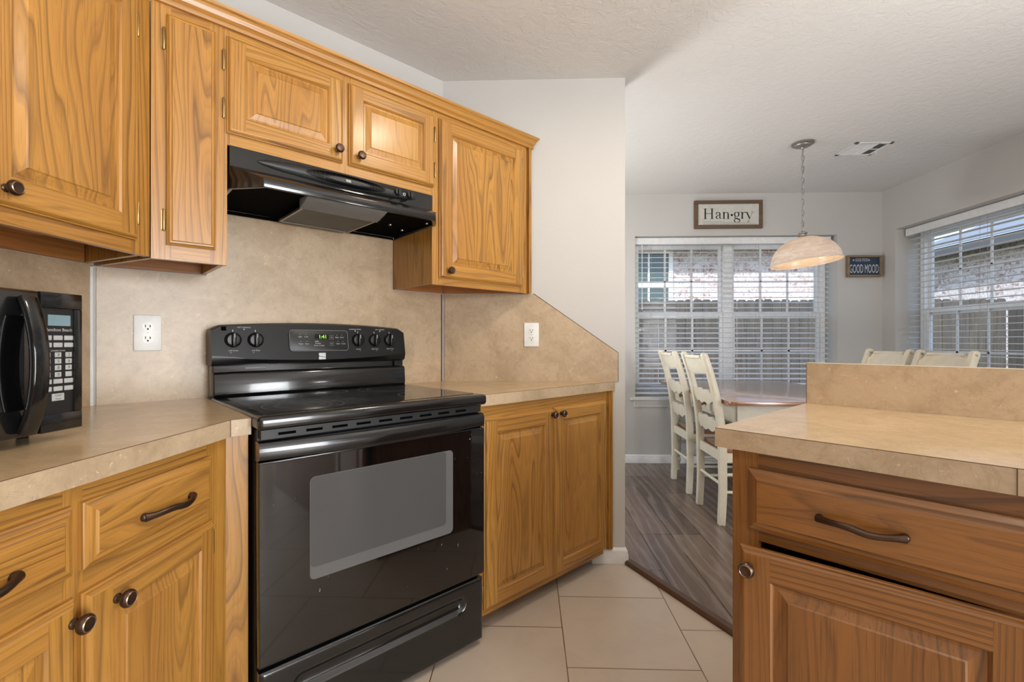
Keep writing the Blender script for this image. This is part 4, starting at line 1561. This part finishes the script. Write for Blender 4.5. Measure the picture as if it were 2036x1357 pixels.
def serif(x, px, pz, w=.30):
    ribbon([(px - w / 2, pz, TN), (px + w / 2, pz, TN)], x)
def stem(x, px, z0, z1):
    ribbon([(px, z0, TK), (px, z1, TK)], x)
# H
stem(0, .16, 0, 1); stem(0, .80, 0, 1); ribbon([(.16, .52, .05), (.80, .52, .05)], 0)
for px in (.16, .80):
    serif(0, px, .984, .36); serif(0, px, .016, .36)
# a
x = 1.12
ribbon([(.42, .10, .10), (.42, .46, .12)] , x)
ribbon(arc(.25, .46, .17, .19, 0, 165, .12, TN), x)
ribbon([(.09, .49, .09), (.09, .43, .11)], x)
ribbon([(.42, .40, TN), (.26, .34, .05), (.12, .26, .10), (.06, .15, .12), (.12, .05, .08), (.24, .02, .04), (.36, .08, TN), (.42, .14, TN)], x)
ribbon([(.42, .12, .10), (.47, .03, .07), (.58, .06, TN)], x)
# n
x = 1.78
stem(x, .14, 0, .64); ribbon([(.0, .61, TN), (.10, .655, .05)], x)
ribbon(arc(.34, .42, .20, .22, 165, 0, .12, TN), x); stem(x, .54, 0, .44)
serif(x, .14, .016, .30); serif(x, .54, .016, .30)
# dot
n = 20
ink.f([(SX + (2.66 + .11 * math.cos(2 * math.pi * i / n)) * SH, y, SZ + (.36 + .11 * math.sin(2 * math.pi * i / n)) * SH) for i in range(n)])
# g (two storeys)
x = 2.86
ribbon(arc(.26, .42, .20, .22, 0, 360, .12, TN, 30), x)
ribbon([(.42, .58, TN), (.50, .64, .05), (.58, .62, .08)], x)
ribbon([(.14, .24, .04), (.06, .12, .08), (.14, .05, .11), (.36, .0, .12), (.52, -.06, .11), (.56, -.18, .09)], x)
ribbon(arc(.30, -.16, .26, .18, -10, -230, .09, TN, 24), x)
# r
x = 3.50
stem(x, .14, 0, .64); ribbon([(.0, .61, TN), (.10, .655, .05)], x); serif(x, .14, .016, .32)
ribbon([(.18, .44, TN), (.26, .58, .05), (.36, .63, .06), (.46, .58, .11)], x)
# y
x = 4.00
ribbon([(.06, .63, .12), (.34, .03, .13)], x)
ribbon([(.60, .63, TN), (.34, .0, TN), (.22, -.26, .04), (.14, -.32, .09)], x)
serif(x, .07, .63, .26); serif(x, .60, .63, .24)
ink.build('word_lettering', M['ink'], t)
m = MB()
rnd = random.Random(5)
for z, xe in ((2.186, 1.745), (2.1755, 1.99), (2.1655, 2.03), (2.1565, 1.79)):
    x = 1.566
    while x < xe:
        w = rnd.uniform(.008, .022)
        m.f([(x, y, z - .0016), (min(x + w, xe), y, z - .0016), (min(x + w, xe), y, z + .0016), (x, y, z + .0016)])
        x += w + .004
m.build('small_print', M['inkgrey'], t)
t, y = framed('framed_sign', 'small navy sign with white block letters beside the far window', 2.818, 3.114, 1.683, 1.874, .018, .036, M['frame2'], M['navy'], .016)
m = MB()
m.text('GOOD MOOD', 2.966, y, 1.752, .108, .355)
m.text('GOOD FOOD', 2.945, y, 1.832, .038, .46)
for dx in (-.068, .066):
    m.lathe([(.007, 0), (.007, .0004)], (2.943 + dx, y + .0004, 1.832), (0, -1, 0), 10)
m.build('lettering', M['letters'], t)

# ================================================================ pendant lamp
PX, PY = 1.835, 3.20
t = thing('pendant_lamp', 'pendant lamp with alabaster glass bowl hanging over the dining table', 'lamp', 0, (PX, PY, ZC))
MB().lathe([(.066, -.001), (.067, -.010), (.060, -.014), (.052, -.015), (.048, -.022), (.020, -.026), (.012, -.034), (.009, -.040), (0, -.040)], (PX, PY, ZC), seg=32).build('ceiling_canopy', M['nickel'], t, smooth=40)
m = MB()
z, i = ZC - .040, 0
while z > 1.845:
    pts = []
    for k in range(14):
        a = 2 * math.pi * k / 14
        dx, dz = .0085 * math.cos(a), .0215 * math.sin(a) - .0215
        pts.append((PX + (dx if i % 2 else dx * .25), PY + (0 if i % 2 else dx), z + dz))
    m.tube(pts, .0029, 6, loop=True, up=(.3, 1, .2))
    z -= .0365
    i += 1
m.build('chain', M['nickel'], t, smooth=60)
MB().tube([(PX + .004 * math.sin(q * 1.7), PY + .004 * math.cos(q * 1.3), ZC - .04 - q * (.60 / 24)) for q in range(25)], .0017, 6).build('lamp_wire', M['cord'], t, smooth=60)
MB().lathe([(.010, 1.850), (.018, 1.846), (.026, 1.842), (.027, 1.834), (.020, 1.830), (.021, 1.818), (.032, 1.808), (.040, 1.800), (.036, 1.797)], (PX, PY, 0), seg=28).build('socket_cap', M['nickel'], t, smooth=40)
m = MB()
out = []
for i in range(15):
    q = i / 14
    r = .034 + (.205 - .034) * math.sin(q * math.pi / 2) ** .92
    out.append((r, 1.806 - .158 * (1 - math.cos(q * math.pi / 2)) ** .85 ))
out += [(.211, 1.640), (.208, 1.634)]
inn = [(r - .004, z + .002 if i > 3 else z - .004) for i, (r, z) in enumerate(out[:-1])][::-1]
m.lathe([(r, z - 1.806) for r, z in out + inn], (PX, PY, 1.806), seg=56, closed=False)
sh = m.build('lamp_shade', M['shade'], t, smooth=60, origin=(PX, PY, 1.806))
ax = Vector((math.sin(R(-30)), math.cos(R(-30)), 0))
sh.rotation_mode = 'QUATERNION'
from mathutils import Quaternion
sh.rotation_quaternion = Quaternion(Vector((.50, .866, 0)), R(-6.0))
MB().lathe([(0, 1.712), (.016, 1.716), (.027, 1.732), (.028, 1.746), (.018, 1.768), (.013, 1.780), (.013, 1.797)], (PX, PY, 0), seg=20).build('light_bulb', M['bulb'], t, smooth=50)

# ceiling air vent
t = thing('ceiling_vent', 'white ceiling air vent near the pendant lamp', 'vent', 0, (2.30, 3.30, ZC))
m = MB()
vx0, vx1, vy0, vy1, vz = 2.178, 2.425, 3.192, 3.412, ZC - .008
for q in ((vx0, vx1, vy0, vy0 + .022), (vx0, vx1, vy1 - .022, vy1), (vx0, vx0 + .022, vy0, vy1), (vx1 - .022, vx1, vy0, vy1), (vx0 + .088, vx0 + .094, vy0, vy1), (vx0 + .158, vx0 + .164, vy0, vy1), (vx0, vx1, (vy0 + vy1) / 2 - .003, (vy0 + vy1) / 2 + .003)):
    m.box(q[0], q[1], q[2], q[3], vz, ZC - .0005)
m.build('vent_frame', M['trim'], t, bevel=.0015, seg=1)
MB().box(vx0 + .02, vx1 - .02, vy0 + .02, vy1 - .02, ZC - .0015, ZC - .0006).build('vent_throat', M['greylens'], t)
xs_ = [(vx0 + .022, vx0 + .088, 1), (vx0 + .094, vx0 + .158, 0), (vx0 + .164, vx1 - .022, -1)]
m = MB()
for a_, b_, tilt in xs_:
    if tilt == 0:
        for k in range(18):
            yy = vy0 + .026 + k * .0098
            m.f([(a_, yy, ZC - .002), (b_, yy, ZC - .002), (b_, yy + .007, vz + .001), (a_, yy + .007, vz + .001)])
    else:
        for k in range(7):
            xx = a_ + .003 + k * .0092
            m.f([(xx, vy0 + .022, ZC - .002), (xx, vy1 - .022, ZC - .002), (xx + .007 * tilt, vy1 - .022, vz + .001), (xx + .007 * tilt, vy0 + .022, vz + .001)])
m.build('louvres', M['trim'], t)
MB().tube([(vx1 - .012, vy1 - .07, vz), (vx1 - .010, vy1 - .068, vz - .010), (vx1 - .004, vy1 - .066, vz - .016)], .002, 6).build('vent_lever', M['trim'], t)

# ================================================================ dining table
FZ = .017
TX0, TX1, TY0, TY1, TT = 1.158, 2.20, 2.725, 4.19, .768
t = thing('dining_table', 'cream dining table with brown wooden top under the pendant lamp', 'table', 0, ((TX0 + TX1) / 2, (TY0 + TY1) / 2, FZ))
m = MB()
pts = []
for cx_, cy_, a0 in ((TX1 - .04, TY1 - .04, 0), (TX0 + .04, TY1 - .04, 90), (TX0 + .04, TY0 + .04, 180), (TX1 - .04, TY0 + .04, 270)):
    for i in range(6):
        a = R(a0 + 18 * i)
        pts.append((cx_ + .04 * math.cos(a), cy_ + .04 * math.sin(a)))
m.prism(pts, 'z', TT - .024, TT)
for f in m.bm.faces:
    f.normal_update()
    f.material_index = 1 if f.normal.z > .9 else 0  # upper face takes the painted glare tone
m.build('tabletop', [M['table'], M['tabletop']], t, bevel=.003, seg=2, smooth=40)
ax0, ax1, ay0, ay1 = TX0 + .085, TX1 - .085, TY0 + .10, TY1 - .09
m = MB()
for q in ((ax0, ax1, ay0, ay0 + .022), (ax0, ax1, ay1 - .022, ay1), (ax0, ax0 + .022, ay0, ay1), (ax1 - .022, ax1, ay0, ay1)):
    m.box(q[0], q[1], q[2], q[3], .620, TT - .024)
m.build('apron', M['cream'], t, bevel=.002, seg=1)
for a_, b_ in ((3.10, 3.49), (3.58, 3.96)):
    d = MB().box(ax0 - .012, ax0, a_, b_, .642, .730).build('drawer', M['cream'], t, bevel=.004, seg=2)
    MB().lathe([(.011, 0), (.007, .004), (.0065, .012), (.013, .018), (.0155, .025), (.012, .030), (0, .031)], (ax0 - .012, (a_ + b_) / 2 + .005, .684), (-1, 0, 0), 18).build('drawer_knob', M['tablev'], d, smooth=50)
lp = [(.020, 0), (.024, .02), (.022, .05), (.030, .075), (.034, .09), (.024, .105), (.024, .115), (.030, .125), (.034, .18), (.037, .30), (.034, .38), (.026, .43), (.032, .445), (.034, .46), (.025, .475), (.027, .49), (.036, .51), (.036, .525)]
for lx in (ax0 + .032, ax1 - .032):
    for ly in (ay0 + .032, ay1 - .032):
        m = MB().lathe(lp, (lx, ly, FZ), seg=20)
        m.box(lx - .037, lx + .037, ly - .037, ly + .037, FZ + .525, TT - .024)
        m.build('leg', M['cream'], t, smooth=35)

# ================================================================ dining chairs
def chair(label):
    """faces +x; origin on the floor between the rear legs; width runs along y"""
    t = thing('dining_chair', label, 'chair', 0, (0, 0, 0), 'cream ladder back dining chairs')
    W = .40
    def bx(z):   # rear post set-back along x at height z
        if z < .45:
            return .006 * ((.45 - z) / .45) - .0 + .012 * ((.20 - z) / .2 if z < .2 else 0) * -1
        q = (z - .45) / .56
        return -.012 * q - .095 * q * q
    for s in (-1, 1):
        secs = []
        for i in range(15):
            z = .0 + 1.012 * i / 14
            taper = 1 - .16 * abs(z - .45) / .5
            secs.append(((bx(z), s * (W / 2 - .021), z), .036, .046 * taper))
        m = MB()
        m.loft(secs, (1, 0, 0))
        m.lathe([(.0185, -.018), (.0185, .018)], (bx(1.012), s * (W / 2 - .021), 1.012), (0, 1, 0), 16)
        m.build('rear_leg', M['cream'], t, bevel=.004, seg=2, smooth=40)
        m = MB()
        m.loft([((.385, s * .185, 0), .030, .030), ((.385, s * .185, .30), .038, .038), ((.385, s * .185, .425), .042, .042)], (1, 0, 0))
        m.build('front_leg', M['cream'], t, bevel=.003, seg=2)
        MB().tube([(.0, s * .178, .195), (.19, s * .184, .195), (.385, s * .185, .195)], [.009, .012, .009], 10).build('side_stretcher', M['cream'], t, smooth=60)
        MB().tube([(.0, s * .178, .30), (.19, s * .184, .30), (.385, s * .185, .30)], [.009, .012, .009], 10).build('side_stretcher', M['cream'], t, smooth=60)
    MB().tube([(.002, -.165, .235), (.002, .165, .235)], .010, 10).build('rear_stretcher', M['cream'], t, smooth=60)
    MB().tube([(.385, -.17, .26), (.385, .17, .26)], .010, 10).build('front_stretcher', M['cream'], t, smooth=60)
    m = MB()
    m.box(.015, .385, -.196, -.174, .375, .432).box(.015, .385, .174, .196, .375, .432).box(.372, .396, -.18, .18, .375, .432).box(-.008, .014, -.165, .165, .375, .432)
    m.build('seat_frame', M['cream'], t, bevel=.002, seg=1)
    m = MB()
    m.prism([(.024, -.190), (.40, -.212), (.425, -.19), (.425, .19), (.40, .212), (.024, .190)], 'z', .432, .452)
    for f in m.bm.faces:
        f.normal_update()
        f.material_index = 1 if f.normal.z > .9 else 0  # seat top takes the painted glare tone too
    m.build('seat', [M['table'], M['tabletop']], t, bevel=.004, seg=2, smooth=40)
    def slat(z0, z1, wavy, name):
        n = 40
        top, bot = [], []
        for i in range(n + 1):
            y = -.168 + .336 * i / n
            q = y / .168
            curve = -.022 * (1 - q * q)
            if wavy:
                zt = z1 + .010 * (1 - q * q) + .006 * math.cos(q * math.pi * 3.5) - .012 * abs(q) ** 6
                zb = z0 + .014 * (1 - q * q) * 0 - .006 * math.cos(q * math.pi * 3.5) + .022 * abs(q) ** 4
            else:
                k = max(0, min(1, (.92 - abs(q)) / .16))
                zt = z1 - .036 * (1 - k * k * (3 - 2 * k)) * 1.0
                zb = z0 + .012 * abs(q) ** 4
            top.append((y, zt, curve)); bot.append((y, zb, curve))
        m = MB()
        A_, B2, C_, D_ = [], [], [], []
        for (y, zt, c), (_, zb, _c) in zip(top, bot):
            A_.append(m.bm.verts.new((bx(zt) + c + .008, y, zt))); B2.append(m.bm.verts.new((bx(zb) + c + .008, y, zb)))
            C_.append(m.bm.verts.new((bx(zt) + c - .008, y, zt))); D_.append(m.bm.verts.new((bx(zb) + c - .008, y, zb)))
        for i in range(n):
            for p, q in ((A_, B2), (D_, C_), (C_, A_), (B2, D_)):
                m.bm.faces.new((p[i], p[i + 1], q[i + 1], q[i]))
        m.bm.faces.new((A_[0], B2[0], D_[0], C_[0])); m.bm.faces.new((A_[-1], C_[-1], D_[-1], B2[-1]))
        if not wavy:
            pts = [(bx(z1) - .022 * (1 - (y / .13) ** 2) - .004, y, z1 - .004) for y in [-.13 + .26 * i / 20 for i in range(21)]]
            m.tube(pts, .013, 10, up=(1, 0, 0))
        return m.build(name, M['cream'], t, smooth=40)
    slat(.900, 1.006, False, 'top_rail')
    slat(.715, .790, True, 'back_slat')
    slat(.545, .620, True, 'back_slat')
    return t
c0 = chair('cream ladder back chair drawn up to the table, half hidden by the peninsula corner')
c0.location = (1.160, 3.025, FZ)
def place(x, y, rz, label, sz=1.0):
    c = copy_tree(c0)
    c.location = (x, y, FZ)
    c.rotation_euler = (0, 0, R(rz))
    c.scale = (1, 1, sz)
    c['label'] = label
    return c
place(1.166, 3.605, 0, 'cream ladder back chair nearer the far window, left of the other chair')
place(2.36, 3.30, 180, 'cream chair back showing over the peninsula upstand, left one of two', 1.015)
place(2.36, 2.86, 180, 'cream chair back showing over the peninsula upstand, right one of two', 1.015)

# floor register by the far wall
t = thing('floor_vent', 'dark floor vent in the wood floor at the foot of the far wall', 'vent', 0, (1.68, 4.17, FZ))
m = MB().box(1.54, 1.82, 4.11, 4.225, FZ, FZ + .005)
for i in range(20):
    x = 1.553 + i * .0132
    m.box(x, x + .007, 4.125, 4.21, FZ + .0045, FZ + .0056, 1)
m.build('vent_plate', [M['threshold'], M['blackhole']], t)

# ================================================================ kitchen lamp, and the unseen lamps and patio door added with the fill lights
def fixture(label, x, y, sx, sy):
    t = thing('ceiling_lamp', label, 'lamp', 0, (x, y, ZC))
    m = MB()
    for q in ((x - sx, x + sx, y - sy, y - sy + .02), (x - sx, x + sx, y + sy - .02, y + sy), (x - sx, x - sx + .02, y - sy, y + sy), (x + sx - .02, x + sx, y - sy, y + sy)):
        m.box(q[0], q[1], q[2], q[3], ZC - .062, ZC - .001)
    m.build('lamp_frame', M['trim'], t)
    MB().box(x - sx + .02, x + sx - .02, y - sy + .02, y + sy - .02, ZC - .050, ZC - .040).build('diffuser', M['diffuser'], t)
for lx, ly, lb in ((.50, 1.36, 'round flush ceiling lamp in front of the stove'), (-.35, -.55, 'unseen round flush ceiling lamp added behind the camera')):
    t = thing('ceiling_lamp', lb, 'lamp', 0, (lx, ly, ZC))
    MB().lathe([(.115, -.001), (.118, -.03), (.112, -.034), (.104, -.034)], (lx, ly, ZC), seg=40).build('lamp_frame', M['nickel'], t, smooth=40)
    MB().lathe([(.103, -.030), (.103, -.050), (.085, -.062), (0, -.066)], (lx, ly, ZC), seg=40).build('diffuser', M['diffuser'], t, smooth=60)
fixture('unseen square ceiling lamp added in the living side of the room', -.9, 3.45, .24, .24)  # housing for the added living side fill
d = bpy.data.objects.new('added_door_1', None)  # unseen patio door, added as the source of the side fill
COL.objects.link(d)
d.location = (XR + .1, -1.9, 0)
BASE[d.name] = Vector((XR + .1, -1.9, 0))
structure(d)
m = MB()
for q in ((-2.65, -2.59), (-1.21, -1.15), (-1.93, -1.87)):
    m.box(XR + .06, XR + .14, q[0], q[1], 0, 2.1)
for q in ((-2.59, -1.93), (-1.87, -1.21)):
    m.box(XR + .06, XR + .14, q[0], q[1], 2.04, 2.1).box(XR + .06, XR + .14, q[0], q[1], 0, .06)
m.build('door_frame', M['vinyl'], d)
MB().box(XR + .095, XR + .10, -2.59, -1.93, .06, 2.04).box(XR + .095, XR + .10, -1.87, -1.21, .06, 2.04).build('door_pane', M['glass'], d)
